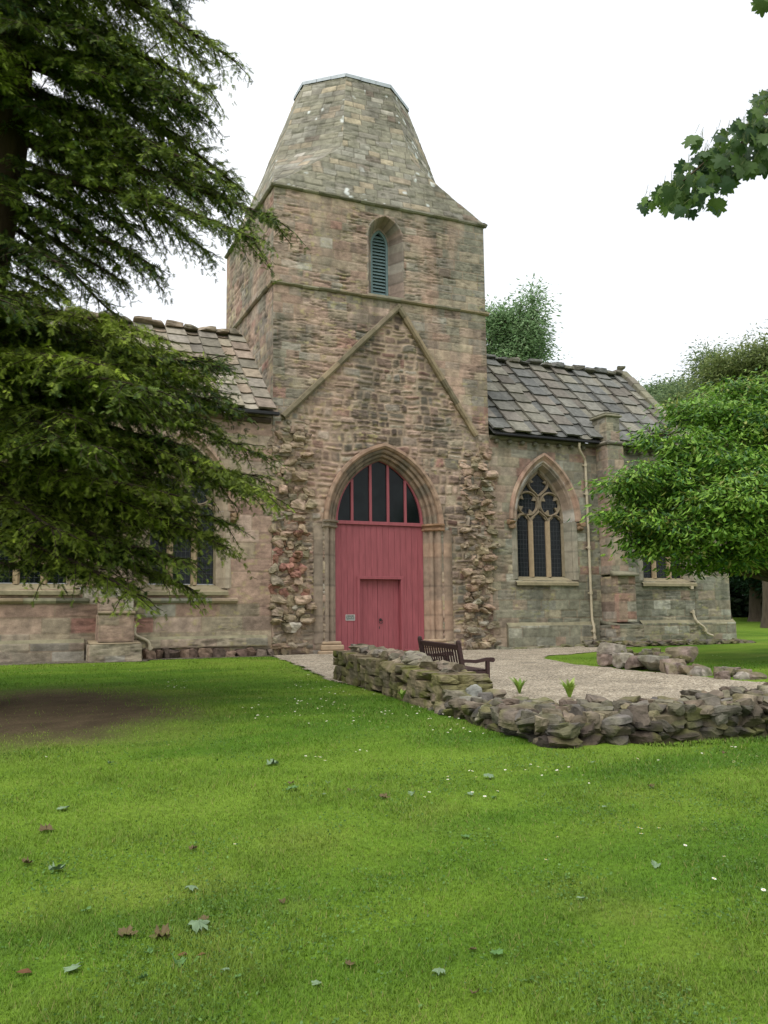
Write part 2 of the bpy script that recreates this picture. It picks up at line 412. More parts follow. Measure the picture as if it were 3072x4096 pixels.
class Layout:
    """irregular coursed masonry: course edges and stone edges, looked up for any (u,z)"""
    def __init__(s, u0, u1, z0, z1, seed, ch=(.22, .34), ln=(.3, .75), warp=(0.012, 2.0)):
        r = np.random.default_rng(seed); s.seed = seed; s.warp = warp
        e = [z0 - .2]
        while e[-1] < z1 + .3: e.append(e[-1] + r.uniform(*ch))
        s.ze = np.array(e); s.ue = []
        for i in range(len(e) - 1):
            k = [u0 - .5 - r.uniform(0, ln[1])]
            while k[-1] < u1 + .5: k.append(k[-1] + r.uniform(*ln) * (1.25 if r.random() < .12 else 1))
            s.ue.append(np.array(k))
    split = False
    def q(s, u, z):
        a, f = s.warp
        uu = u + a * 2 * (fbm(u * f, z * f, s.seed + 5, 3) - .5) * 2; zz = z + a * 2 * (fbm(u * f, z * f, s.seed + 6, 3) - .5) * 2
        ci = np.clip(np.searchsorted(s.ze, zz, 'right') - 1, 0, len(s.ue) - 1)
        li = np.zeros_like(ci); du = np.zeros_like(u); cx = np.zeros_like(u); wd = np.zeros_like(u)
        for c in np.unique(ci):
            m = ci == c; e = s.ue[c]; l = np.clip(np.searchsorted(e, uu[m], 'right') - 1, 0, len(e) - 2)
            li[m] = l; du[m] = np.minimum(uu[m] - e[l], e[l + 1] - uu[m]); cx[m] = (e[l] + e[l + 1]) / 2; wd[m] = e[l + 1] - e[l]
        dz = np.minimum(zz - s.ze[ci], s.ze[ci + 1] - zz); cz = (s.ze[ci] + s.ze[ci + 1]) / 2
        ids = ci * 4096 + li
        if s.split:
            rr = hrand(ids, 21, 0, s.seed); m = (rr < .34) & (s.ze[ci + 1] - s.ze[ci] > .16)
            o = (hrand(ids, 22, 0, s.seed) - .5) * .08; zc = cz + o; up = zz > zc
            dz = np.where(m, np.minimum(dz, np.abs(zz - zc)), dz); ids = np.where(m & up, ids + 8000000, ids)
            m2 = (rr > .72) & (wd > .30); uc = cx + (hrand(ids, 23, 0, s.seed) - .5) * .14; rt = uu > uc
            du = np.where(m2, np.minimum(du, np.abs(uu - uc)), du); ids = np.where(m2 & rt, ids + 16000000, ids)
            return ids, np.maximum(du, 0), np.maximum(dz, 0), cx, cz
        return ci * 4096 + li, np.maximum(du, 0), np.maximum(dz, 0), cx, cz

def stone_colour(ids, W, seed, even=.42):
    """W: list of six weight arrays (pink, buff, grey, brown, red, pale)"""
    W = np.stack([np.broadcast_to(np.asarray(w, float), ids.shape) for w in W]); W = np.cumsum(W / W.sum(0), 0)
    r = hrand(ids, 1, 0, seed); p = (r[None] > W).sum(0).clip(0, 5)
    r2 = hrand(ids, 2, 0, seed); out = np.zeros(ids.shape + (3,))
    for k, P in enumerate(PALS):
        m = p == k
        out[m] = P[np.minimum((r2[m] * len(P)).astype(int), len(P) - 1)]
    mean = (W * 0)[0]; Wd = np.diff(np.concatenate([W * 0, W])[5:], axis=0)
    avg = sum(Wd[k][..., None] * PALS[k].mean(0) for k in range(6))
    out = avg * even + out * (1 - even)
    return out * (0.90 + 0.20 * hrand(ids, 3, 0, seed))[..., None]

MORTAR = lin((172, 148, 122))
def masonry(org, ud, W, H, res, lay, wfun, u_off=0.0, hole=None, rubble=None, lay2=None, seed=1, relief=1.0, joint=0.013, erosion=1.0, stain=1.0, pink=1.0, tint=(1, 1, 1), shear=None):
    """a wall sheet of modelled stones.  org: lower left corner, ud: direction along the wall, outward normal = ud x up.
    wfun(cx, cz) gives palette weights; rubble(u, z) in 0..1 blends in a second, rough layout lay2."""
    ud = np.array(ud, float); nrm = np.cross(ud, UPV); org = np.array(org, float)
    nu = max(2, int(math.ceil(W / res)) + 1); nz = max(2, int(math.ceil(H / res)) + 1)
    U, Z = np.meshgrid(np.linspace(0, W, nu), np.linspace(0, H, nz)); ua = U + u_off; za = Z + org[2]
    ids, du, dz, cx, cz = lay.q(ua, za)
    dist = np.minimum(du, dz)
    col = stone_colour(ids, wfun(cx, cz), seed, .42 if stain > .6 else .2)
    off = (hrand(ids, 4, 0, seed) - .5)
    wz = .06 * (fbm(ua * 1.5, za * 1.5, seed + 33, 3) - .5)
    er = fbm(ua * 3.2, (za + wz) * 22, seed + 3, 4)                       # bedding planes weathered into the stone
    ermask = sstep(.42, .68, fbm(ua * .8, za * .8, seed + 9, 3)) * (0.4 + 0.9 * hrand(ids, 5, 0, seed))
    h = 0.010 * sstep(0, .02, dist) + 0.014 * off - erosion * 0.035 * ermask * sstep(.50, .70, er)
    mort = 1 - sstep(joint * .5, joint * 1.3, dist); rb = np.zeros_like(dist)
    if rubble is not None:
        rb = rubble(ua, za)
        i2, du2, dz2, cx2, cz2 = lay2.q(ua, za)
        d2 = np.sqrt(np.minimum(du2, .07) ** 2 * 0 + (1 / (1 / np.maximum(du2, 1e-4) ** 2 + 1 / np.maximum(dz2, 1e-4) ** 2)))
        lim = 0.004 + 0.022 * fbm(ua * 7, za * 7, seed + 40, 3) + .015 * hrand(i2, 8, 0, seed)
        body = sstep(lim * .6, lim * 1.6 + .015, d2)
        h2 = (0.022 + .05 * (hrand(i2, 6, 0, seed) - .4)) * body + 0.026 * (fbm(ua * 8, za * 15, seed + 7, 4) - .5) - .012
        fl = sstep(3.2, 4.2, np.abs(cx2 - 10.6) + 1.2 * (fbm(cx2, cz2, seed + 60, 2) - .5))
        c2 = stone_colour(i2 + 77, (.8 + 1.2 * fl, .8 + .8 * fl, .9, 1.7 * (1 - .7 * fl), .3, .12), seed + 4) ** 1.0
        c2 = c2 * (.58 + .68 * hrand(i2, 9, 0, seed))[..., None]
        dk = sstep(.52, .7, fbm(cx2 * .9 + 3, cz2 * .35, seed + 51, 3))[..., None]     # darker purple-brown ranges of whin
        c2 = c2 * (1 - .34 * dk * (1 - fl[..., None]))
        m2 = 1 - body
        pick = rb > .5
        h = np.where(pick, h2, h); col = np.where(pick[..., None], c2, col); mort = np.where(pick, m2, mort)
    g = 0.62 + 0.76 * fbm(ua * 9, za * 12, seed + 11, 5)
    col = col * g[..., None]
    mc = MORTAR * (0.74 + 0.5 * fbm(ua * 3, za * 3, seed + 12, 4))[..., None]
    col = col * (1 - .8 * mort[..., None]) + mc * np.where(rb[..., None] > .5, 1.0, .74) * .8 * mort[..., None]
    pit = sstep(.52, .66, er) * ermask
    pit2 = sstep(.54, .64, fbm(ua * 5, (za + wz) * 34, seed + 34, 3)) * sstep(.40, .60, fbm(ua * 1.1, za * 1.1, seed + 35, 3))
    col = col * (1 - .42 * pit[..., None]) * (1 - .38 * erosion * pit2[..., None])
    h = h - .012 * erosion * pit2
    ye = sstep(.60, .78, fbm(ua * 6, za * 11, seed + 13, 4)) * sstep(.4, .6, fbm(ua * .7, za * .7, seed + 14, 2))
    col = col * (1 - .45 * ye[..., None]) + lin((186, 174, 104)) * .45 * ye[..., None]           # yellow lichen
    gr = sstep(.55, .75, fbm(ua * 1.6, za * 0.8, seed + 15, 4))
    col = col * (1 - .35 * gr[..., None] * stain) + lin((116, 114, 98)) * .35 * gr[..., None] * stain
    st = sstep(.45, .75, fbm(ua * 2.6, za * .22, seed + 16, 4)) * stain
    col = col * (1 - .26 * st[..., None])
    pk = sstep(.5, .72, fbm(ua * 1.3, za * .35, seed + 18, 4)) * stain * pink
    col = col * (1 - .35 * pk[..., None]) + lin((188, 152, 128)) * .35 * pk[..., None] * g[..., None]
    lum = col.mean(-1, keepdims=True); col = (lum + (col - lum) * .88) * np.array([.99, 1.0, 1.03]) * np.array(tint)
    h = h * relief
    if shear is not None: pass
    ef = np.minimum(np.minimum(U, W - U), np.minimum(Z, H - Z)); h = h * sstep(0, 0.02, ef)
    V = org[None, None] + U[..., None] * ud + Z[..., None] * UPV + h[..., None] * nrm
    i = np.arange(nz - 1)[:, None] * nu + np.arange(nu - 1)[None]
    Fq = np.stack([i, i + 1, i + nu + 1, i + nu], -1).reshape(-1, 4)
    if hole is not None:
        cu = ua.ravel()[Fq].mean(1); czz = za.ravel()[Fq].mean(1); Fq = Fq[~hole(cu, czz)]
    return V.reshape(-1, 3), Fq, col.reshape(-1, 3)

def in_arch(u, z, c, a, spring, rise, zb):
    c0 = (rise ** 2 - a ** 2) / (2 * a); R = a + c0
    return (z > zb) & (np.abs(u - c) < a) & ((z < spring) | (((np.abs(u - c) + c0) ** 2 + (z - spring) ** 2) < R * R))

def arch_line(a, rise, n):
    """right spring -> apex -> left spring, local (x,z)"""
    c0 = (rise ** 2 - a ** 2) / (2 * a); R = a + c0; tm = math.atan2(rise, c0)
    t = np.linspace(0, tm, n); x = R * np.cos(t) - c0; z = R * np.sin(t)
    return np.concatenate([np.stack([x, z], 1), np.stack([-x, z], 1)[::-1][1:]])

def arch_loft(mb, cu, y0, spring, prof, n, pal, seed, seg=9, jit=.006):
    """prof: list of (half width, rise, depth behind the wall face)"""
    rows = []
    for (a, r, d) in prof:
        L = arch_line(a, r, n); rows.append(np.stack([cu + L[:, 0], np.full(len(L), y0 + d), spring + L[:, 1]], 1))
    V = np.stack(rows); m, k = V.shape[:2]
    V = V + (vn3(V * 7, seed)[..., None] - .5) * jit * 2
    sid = (np.arange(k) * seg * 2 // k)
    fr = (np.arange(k) * seg * 2.0 / k) % 1
    P = calm(pal, .5, .70); c = P[(hrand(sid, 0, 0, seed) * len(P)).astype(int)] * (0.9 + .2 * hrand(sid, 1, 0, seed))[:, None]
    c = np.where(((fr < .10) | (fr > .93))[:, None], c * .72, c)
    C = np.broadcast_to(c, (m, k, 3)).reshape(-1, 3) * (0.8 + .4 * vn3(V.reshape(-1, 3) * 9, seed + 2))[:, None]
    i = np.arange(m - 1)[:, None] * k + np.arange(k - 1)[None]
    mb.add(V.reshape(-1, 3), np.stack([i, i + 1, i + k + 1, i + k], -1).reshape(-1, 4), C)

def jamb_loft(mb, cu, y0, z0, z1, prof, pal, seed, course=.42, sides=(-1, 1), dz=.05):
    nz = max(2, int((z1 - z0) / dz)); zz = np.linspace(z0, z1, nz)
    for s in sides:
        A = np.array([(cu + s * a, y0 + d) for a, d in prof]); m = len(A)
        V = np.zeros((m, nz, 3)); V[..., 0] = A[:, None, 0]; V[..., 1] = A[:, None, 1]; V[..., 2] = zz[None]
        V = V + (vn3(V * 6, seed + s) - .5)[..., None] * .008
        cid = np.floor((zz - z0) / course + .3).astype(int); fr = ((zz - z0) / course + .3) % 1
        P = calm(pal, .55, .68); c = P[(hrand(cid, s + 3, 0, seed) * len(P)).astype(int)] * (0.9 + .2 * hrand(cid, s + 5, 0, seed))[:, None]
        c = np.where((fr < .09)[:, None], c * .7, c)
        C = np.broadcast_to(c[None], (m, nz, 3)).reshape(-1, 3) * (0.8 + .4 * vn3(V.reshape(-1, 3) * 8, seed + 2))[:, None]
        i = np.arange(m - 1)[:, None] * nz + np.arange(nz - 1)[None]
        F = np.stack([i, i + 1, i + nz + 1, i + nz], -1).reshape(-1, 4)
        mb.add(V.reshape(-1, 3), F if s < 0 else F[:, ::-1], C)

def moulding(mb, p0, p1, outw, h, d, seg, pal, seed, jit=.012):
    """a projecting string course laid as single stones, with a sloping upper face"""
    p0 = np.array(p0, float); p1 = np.array(p1, float); L = np.linalg.norm(p1 - p0); t = (p1 - p0) / L; o = np.array(outw, float)
    r = np.random.default_rng(seed); s = 0
    while s < L - .02:
        l = min(r.uniform(.6, 1.3) * seg, L - s); e = s + l - .004
        hh = h * r.uniform(.9, 1.1); dd = d * r.uniform(.82, 1.12)
        n = max(2, int(l / .12)); q = np.linspace(s, e, n)
        prof = [(-.03, -hh * .5), (dd * .55, -hh * .5), (dd, -hh * .12), (dd, hh * .22), (-.03, hh * .6)]
        V = np.zeros((n, len(prof), 3))
        for k, (a, b) in enumerate(prof): V[:, k] = p0 + q[:, None] * t + a * o + b * UPV
        V += (vn3(V * 5 + seed, seed)[..., None] - .5) * jit * 2.2
        c = pal[int(r.integers(len(pal)))] * r.uniform(.7, 1.1)
        m = len(prof); i = np.arange(n - 1)[:, None] * m + np.arange(m - 1)[None]
        F = np.stack([i, i + 1, i + m + 1, i + m], -1).reshape(-1, 4)
        mb.add(V.reshape(-1, 3), F, c * (.75 + .5 * vn3(V.reshape(-1, 3) * 6, seed))[:, None])
        for e0 in (0, n - 1): mb.add(V[e0], np.array([range(m)]), c * .8)
        s += l

_g = np.linspace(-1, 1, 6)
def _cube_template():
    P = []; F = []
    for ax in range(3):
        for sg in (-1, 1):
            A, B = np.meshgrid(_g, _g); Q = np.zeros(A.shape + (3,)); Q[..., ax] = sg; Q[..., (ax + 1) % 3] = A; Q[..., (ax + 2) % 3] = B
            b = len(P) * 36; P.append(Q.reshape(-1, 3)); i = np.arange(5)[:, None] * 6 + np.arange(5)[None]
            f = np.stack([i, i + 1, i + 7, i + 6], -1).reshape(-1, 4) + b
            F.append(f if sg > 0 else f[:, ::-1])
    P = np.concatenate(P); F = np.concatenate(F)
    k = np.round(P * 100).astype(int); u, inv = np.unique(k, axis=0, return_inverse=True)
    return u / 100.0, inv.reshape(-1)[F]
CUBE_V, CUBE_F = _cube_template()
def rock(mb, c, size, rot, col, seed, rnd=.35, rough=.22, facets=5, tilt=.12, moss=0.0):
    """one lumpy stone: rounded block, cut by random facets and roughened"""
    r = np.random.default_rng(seed); q = CUBE_V.copy(); sp = q / np.linalg.norm(q, axis=1)[:, None]
    q = q * (1 - rnd) + sp * rnd * 1.25
    for k in range(facets):
        n = r.normal(size=3); n /= np.linalg.norm(n); d = q @ n; q = q - np.maximum(d - r.uniform(.60, .98), 0)[:, None] * n
    q = q * (1 + rough * (vn3(q * 1.6 + seed * 3.7, seed)[:, None] - .5) + rough * .5 * (vn3(q * 4 + seed, seed + 1)[:, None] - .5))
    q = q * np.array(size) / 2
    a, b, e = rot, r.uniform(-tilt, tilt), r.uniform(-tilt, tilt)
    Rm = np.array(Matrix.Rotation(a, 3, 'Z') @ Matrix.Rotation(b, 3, 'X') @ Matrix.Rotation(e, 3, 'Y'))
    V = q @ Rm.T + np.array(c)
    cc = np.broadcast_to(np.asarray(col, float), (len(V), 3)) * (.65 + .7 * vn3(V * 11, 3))[:, None]
    if moss:
        mm = sstep(.42, .62, vn3(V * 6 + 5, 9)) * moss
        cc = cc * (1 - mm[:, None]) + lin((96, 98, 42)) * mm[:, None]
    mb.add(V, CUBE_F, cc)

# ------------------------------------------------------------------ the church
church = thing('church', 'old stone church with stump spire, tall red timber door screen and stone slab roofs', 'church', (10.7, D + 2.8, 0.6))
TU0, TU1, TZ0, TZ1, TDEP = 7.13, 14.27, 0.45, 14.40, 5.7
DC, LC = 10.6, 10.735      # centre of the doorway arch, of the louvred window
GAB = np.array([(7.35, 7.3), (11.16, 11.22), (13.85, 7.3)])

def w_tower(cx, cz):
    up = sstep(11.3, 11.6, cz)
    n = fbm(cx * .45, cz * .45, 90, 3)
    right = sstep(11.8, 13.4, cx + 2.2 * (n - .5)); left = 1 - sstep(7.3, 8.6, cx + 1.6 * (n - .5))
    top = sstep(13.5, 14.2, cz)
    greyness = np.clip(up * (.12 + .85 * right + .8 * left + .7 * top) + (1 - up) * (.2 + .4 * right * sstep(9.5, 11.0, cz) + .3 * left), 0, 1)
    low = 1 - sstep(2.5, 5.0, cz)
    return (1.1 * (1 - .8 * greyness), .95 * (1 - .4 * greyness), .25 + 2.6 * greyness, .22 + .2 * low, .12 * (1 - greyness), .08)

lt = Layout(TU0, TU1, TZ0, TZ1, 11, (.22, .36), (.32, .8), (.010, 1.6))
lr = Layout(TU0, TU1, TZ0, TZ1, 12, (.15, .34), (.20, .62), (.045, 1.3)); lr.split = True
def rub(u, z):
    t = (z - GAB[0, 1]) / (GAB[1, 1] - GAB[0, 1])
    l = GAB[0, 0] + (GAB[1, 0] - GAB[0, 0]) * t; r_ = GAB[2, 0] + (GAB[1, 0] - GAB[2, 0]) * t
    ing = (z >= 7.3) & (z < 11.2) & (u > l + .1) & (u < r_ - .1)
    low = (z < 7.3) & (u > 7.2) & (u < 14.0)
    jam = (np.abs(u - DC) < 2.25) & (z < 4.4)
    return ((ing | low) & ~jam).astype(float)
def hole_front(u, z):
    return in_arch(u, z, DC, 1.86, 4.42, 2.36, -9) | in_arch(u, z, LC, .58, 13.36, .74, 11.45)
mb = MB()
mb.add(*masonry((TU0, D, TZ0), (1, 0, 0), TU1 - TU0, TZ1 - TZ0, .025, lt, w_tower, TU0, hole_front, rub, lr, 21))
wl = lambda cx, cz: (.9 + 0 * cx, .9, .9 + .6 * (cz < 11.4), .15, .15, .05)
mb.add(*masonry((TU0, D + TDEP, TZ0), (0, -1, 0), TDEP, TZ1 - TZ0, .05, Layout(0, TDEP, TZ0, TZ1, 13, (.22, .36), (.32, .8)), wl, 0, seed=22))
mb.add(*masonry((TU1, D, TZ0), (0, 1, 0), TDEP, TZ1 - TZ0, .07, Layout(0, TDEP, TZ0, TZ1, 14, (.22, .36), (.32, .8)), wl, 0, seed=23))
mb.add(*masonry((TU1, D + TDEP, TZ0), (-1, 0, 0), TU1 - TU0, TZ1 - TZ0, .12, Layout(0, 9, TZ0, TZ1, 15, (.22, .36), (.32, .8)), wl, 0, seed=24))
mb.build('tower_wall', M_STONE, church, True)

# string courses round the tower, gable scar
for z in (11.42, 14.42):
    mb = MB()
    pal = calm(P_GREY, .3) * .9 if z > 12 else calm(np.concatenate([P_GREY, P_BUFF]), .5) * .9
    moulding(mb, (TU0 - .1, D, z), (TU1 + .1, D, z), (0, -1, 0), .11, .10, .8, pal, 31)
    moulding(mb, (TU0, D + TDEP, z), (TU0, D - .1, z), (-1, 0, 0), .11, .10, .8, pal, 32)
    moulding(mb, (TU1, D - .1, z), (TU1, D + TDEP, z), (1, 0, 0), .11, .10, .8, pal, 33)
    mb.build('string_course', M_TRIM, church)
mb = MB()
for (a, b, sd) in (((7.42, 7.42), (11.18, 11.24), 1), ((13.78, 7.35), (11.10, 11.24), 2)):
    a = np.array(a); b = np.array(b); L = np.linalg.norm(b - a); t = (b - a) / L; nn = np.array([-t[1], t[0]]) * (1 if t[0] > 0 else -1)
    s = 0; r = np.random.default_rng(sd)
    while s < L - .05:
        l = min(r.uniform(.5, 1.0), L - s); n = max(2, int(l / .12)); q = np.linspace(s, s + l - .006, n)
        prof = [(-.09, .03), (-.09, -.10), (-.03, -.15), (.07, -.13), (.10, .03)]
        V = np.zeros((n, 5, 3))
        for k, (w, dd) in enumerate(prof):
            p = a + q[:, None] * t + w * nn; V[:, k, 0] = p[:, 0]; V[:, k, 2] = p[:, 1]; V[:, k, 1] = D + dd
        V += (vn3(V * 6, 40 + sd)[..., None] - .5) * .035
        i = np.arange(n - 1)[:, None] * 5 + np.arange(4)[None]; F = np.stack([i, i + 1, i + 6, i + 5], -1).reshape(-1, 4)
        c = lin([(150, 134, 108), (136, 124, 104), (128, 118, 96)])[r.integers(3)] * r.uniform(.7, .95)
        mb.add(V.reshape(-1, 3), F, c * (.7 + .6 * vn3(V.reshape(-1, 3) * 7, 41))[:, None])
        for e0 in (0, n - 1): mb.add(V[e0], np.array([range(5)]), c * .8)
        s += l
mb.build('gable_moulding', M_TRIM, church)

# toothed rubble stubs left of the demolished nave walls
def stub(u0, u1, z0, z1, seed, n, reds):
    mb = MB(); r = np.random.default_rng(seed)
    pal = calm(np.concatenate([P_GREY, P_BUFF, P_BUFF, P_BROWN * 1.05, P_PINK, P_PINK]), .5, .9)
    z = z0
    while z < z1:
        h = r.uniform(.12, .24); u = u0 + r.uniform(-.12, .1)
        edge = u1 + .22 * (vn2(z * 1.1, seed, seed) - .6) + (r.uniform(-.1, .12))
        while u < edge:
            w = r.uniform(.18, .46); dep = r.uniform(.28, .5); pr = r.uniform(-.01, .09) if r.random() < .7 else r.uniform(.09, .26)
            pr *= .55 + .45 * sstep(z1, z1 - 1.5, z)
            c = pal[r.integers(len(pal))] * r.uniform(.8, 1.12)
            if reds and 2.2 < z < 4.4 and r.random() < .42: c = lin((146, 106, 94)) * r.uniform(.8, 1.1); w *= .75
            if r.random() < .03: c = P_PALE[r.integers(3)] * .8
            rock(mb, (u + w / 2, D + dep / 2 - pr, z + h / 2), (w * 1.10, dep, h * 1.22), r.uniform(-.12, .12), c, int(r.integers(1e6)), r.uniform(.2, .5), .34, 4, .14, .25)
            u += w * .96
        z += h * .93
    return mb.build('rubble_stub', M_RUIN, church)
stub(7.14, 8.02, .62, 7.25, 51, 0, True)
stub(13.28, 14.16, .68, 6.9, 52, 0, False)

# doorway: arch of three orders, shafted jambs, capitals and bases
mb = MB()
palA = lin([(168, 128, 98), (160, 122, 94), (150, 120, 94), (172, 138, 106)])
palD = lin([(118, 106, 86), (128, 112, 90), (104, 96, 80), (150, 122, 96), (160, 126, 98)])
arch_loft(mb, DC, D, 4.42, [(1.86, 2.34, .04), (1.95, 2.46, -.02), (1.94, 2.45, -.12), (1.86, 2.36, -.13), (1.80, 2.30, -.07), (1.79, 2.29, .0)], 40, palA, 61, 8)
arch_loft(mb, DC, D, 4.42, [(1.79, 2.29, .0), (1.74, 2.24, -.01), (1.69, 2.19, .02), (1.68, 2.18, .12), (1.63, 2.13, .09), (1.57, 2.08, .12), (1.56, 2.07, .24), (1.51, 2.02, .22), (1.46, 1.98, .27), (1.45, 1.97, .40)], 40, palD, 62, 9)
mb.build('door_arch', M_TRIM, church)
mb = MB()
def roll(a, d, r_, n=6):
    return [(a + r_ * math.cos(t), d - r_ * math.sin(t)) for t in np.linspace(0, PI, n)]
prof = [(2.24, .03), (2.24, -.03), (1.98, -.03), (1.95, .01)] + roll(1.84, .05, .085) + [(1.74, .14)] + roll(1.64, .17, .075) + [(1.55, .25), (1.50, .26), (1.45, .32), (1.45, .45)]
for sd in (-1, 1):
    mb = MB(); jamb_loft(mb, DC, D, .95, 4.30, prof, lin([(172, 132, 98), (166, 128, 96), (150, 122, 96), (160, 134, 104), (132, 112, 92)] if sd > 0 else [(150, 128, 102), (140, 120, 98), (124, 110, 92), (158, 136, 110)]), 63, .44, (sd,))
    mb.build('door_jamb', M_TRIM, church, True)
for s in (-1, 1):
    mb = MB(); base = [(2.0, -.05), (1.84, -.06), (1.70, .05), (1.60, .10), (1.47, .22), (1.43, .42)]
    lev = [(4.27, .0), (4.30, .05), (4.35, .06), (4.365, .02), (4.42, .03), (4.44, .09), (4.49, .10), (4.50, .02)]
    V = np.zeros((len(base), len(lev), 3))
    for i, (a, d) in enumerate(base):
        for j, (zz, ex) in enumerate(lev): V[i, j] = (DC + s * (a - ex * .6), D + d - ex, zz)
    V += (vn3(V * 9, 5)[..., None] - .5) * .02
    m, k = V.shape[:2]; i = np.arange(m - 1)[:, None] * k + np.arange(k - 1)[None]; F = np.stack([i, i + 1, i + k + 1, i + k], -1).reshape(-1, 4)
    c = lin((134, 122, 108)) if s < 0 else lin((154, 122, 98))
    mb.add(V.reshape(-1, 3), F if s < 0 else F[:, ::-1], c * (.7 + .6 * vn3(V.reshape(-1, 3) * 8, 4))[:, None])
    ends = V[0]; mb.add(ends, np.array([range(k)]), c)
    mb.build('capital', M_TRIM, church)
for s in (-1, 1):
    mb = MB(); c = lin((158, 138, 114))
    for (z0, z1, a0, a1, d) in ((.5, .74, 2.12, 1.24, -.16), (.742, .90, 2.04, 1.34, -.10), (.902, 1.0, 2.0, 1.40, -.05)):
        mb.cbox((min(DC + s * a0, DC + s * a1), D + d, z0), (max(DC + s * a0, DC + s * a1), D + .40, z1), .03, c * RNG.uniform(.85, 1.05))
    mb.build('jamb_base', M_TRIM, church)

# red timber screen with fanlight and double door
SY = D + .36
mb = MB(); su0, su1 = DC - 1.45, DC + 1.45
DU0, DU1, DZ1 = 9.93, 11.27, 2.80
x = su0; pw = (su1 - su0) / 15
for k in range(15):
    a = su0 + k * pw; b = a + pw - .006
    lo = .62
    if b > DU0 - .08 and a < DU1 + .08: lo = DZ1 + .06
    if b > DU0 - .08 and a < DU0 - .08: mb.cbox((a, SY, .62), (DU0 - .08, SY + .05, DZ1 + .06), .004)
    if a < DU1 + .08 and b > DU1 + .08: mb.cbox((DU1 + .08, SY, .62), (b, SY + .05, DZ1 + .06), .004)
    mb.cbox((a, SY, lo), (b, SY + .05, 4.42), .004)
mb.box((su0, SY + .02, .6), (DU0 - .1, SY + .045, 4.42)); mb.box((DU1 + .1, SY + .02, .6), (su1, SY + .045, 4.42)); mb.box((DU0 - .1, SY + .02, DZ1 + .1), (DU1 + .1, SY + .045, 4.42))
mb.cbox((DU1 + .10, SY - .03, .66), (su1 - .12, SY - .003, .71), .004)
screen = mb.build('timber_screen', M_PAINT, church)
mb = MB()
mb.cbox((DU0 - .09, SY - .035, .6), (DU0, SY + .19, DZ1), .006); mb.cbox((DU1, SY - .035, .6), (DU1 + .09, SY + .19, DZ1), .006); mb.cbox((DU0 - .09, SY - .035, DZ1 + .001), (DU1 + .09, SY + .19, DZ1 + .09), .006)
mb.build('door_frame', M_PAINT, screen)
mid = 10.57
for (a, b) in ((DU0 + .003, mid - .003), (mid + .003, DU1 - .003)):
    mb = MB(); n = 4; w = (b - a) / n
    for k in range(n): mb.cbox((a + k * w, SY + .14, .62), (a + (k + 1) * w - .004, SY + .185, DZ1 - .003), .004)
    mb.box((a, SY + .15, .62), (b, SY + .18, DZ1 - .01))
    leaf = mb.build('door_leaf', M_PAINT, church)
    if a > mid:
        h = MB(); hz = 1.60; hu = mid + .085
        h.tube([(hu, SY + .145, hz), (hu, SY + .11, hz)], [.045, .035], 12)
        t = np.linspace(0, 2 * PI, 25); h.tube(np.stack([hu + .055 * np.sin(t), np.full(25, SY + .105), hz - .055 + .055 * np.cos(t)], 1), .009, 6, cap=False)
        h.build('door_handle', M_IRON, leaf)
        h = MB(); h.cbox((hu - .05, SY + .132, hz - .27), (hu - .025, SY + .139, hz - .20), .002); h.build('keyhole_plate', M_IRON, leaf)

def strip2d(mb, P, w, y0, y1, col, closed=False, cham=.35):
    """sweep a moulded bar along a 2-D polyline in the wall plane"""
    P = np.asarray(P, float); T = np.gradient(P, axis=0)
    if closed: T[0] = T[-1] = P[1] - P[-2]
    T /= np.linalg.norm(T, axis=1)[:, None] + 1e-9; N = np.stack([-T[:, 1], T[:, 0]], 1)
    ym = y0 + (y1 - y0) * .45
    prof = [(-.5, y1), (-.5, ym), (-.5 * cham, y0), (.5 * cham, y0), (.5, ym), (.5, y1)]
    V = np.zeros((len(P), 6, 3))
    for k, (a, y) in enumerate(prof):
        q = P + N * a * w; V[:, k, 0] = q[:, 0]; V[:, k, 2] = q[:, 1]; V[:, k, 1] = y
    i = np.arange(len(P) - 1)[:, None] * 6 + np.arange(5)[None]
    mb.add(V.reshape(-1, 3), np.stack([i, i + 6, i + 7, i + 1], -1).reshape(-1, 4), col)
    for e in (0, -1): mb.add(V[e], np.array([range(6)]), col)

mb = MB()
L = arch_line(1.405, 1.93, 30); L = np.concatenate([[(1.405, 0)], L, [(-1.405, 0)]])
strip2d(mb, np.stack([DC + L[:, 0], 4.50 + L[:, 1]], 1), .085, SY - .03, SY + .06, (.5, .5, .5), cham=.9)
mb.cbox((DC - 1.45, SY - .06, 4.425), (DC + 1.45, SY + .05, 4.53), .008)
def archz(x, a, rise):
    c0 = (rise ** 2 - a ** 2) / (2 * a); R = a + c0; return math.sqrt(max(R * R - (abs(x) + c0) ** 2, 0))
for uu in (9.70, 10.30, 10.88, 11.46):
    mb.cbox((uu - .042, SY - .025, 4.531), (uu + .042, SY + .055, 4.50 + archz(abs(uu - DC) + .04, 1.40, 1.92)), .006)
fan = mb.build('fanlight', M_PAINT, church)
mb = MB(); L = arch_line(1.40, 1.92, 24); V = np.concatenate([[(DC, SY + .03, 4.5)], np.stack([DC + L[:, 0], np.full(len(L), SY + .03), 4.5 + L[:, 1]], 1)])
n = len(L); mb.add(V, np.stack([np.zeros(n - 1, int), np.arange(2, n + 1), np.arange(1, n)], 1)); mb.build('fanlight_glass', M_GLASS, fan)

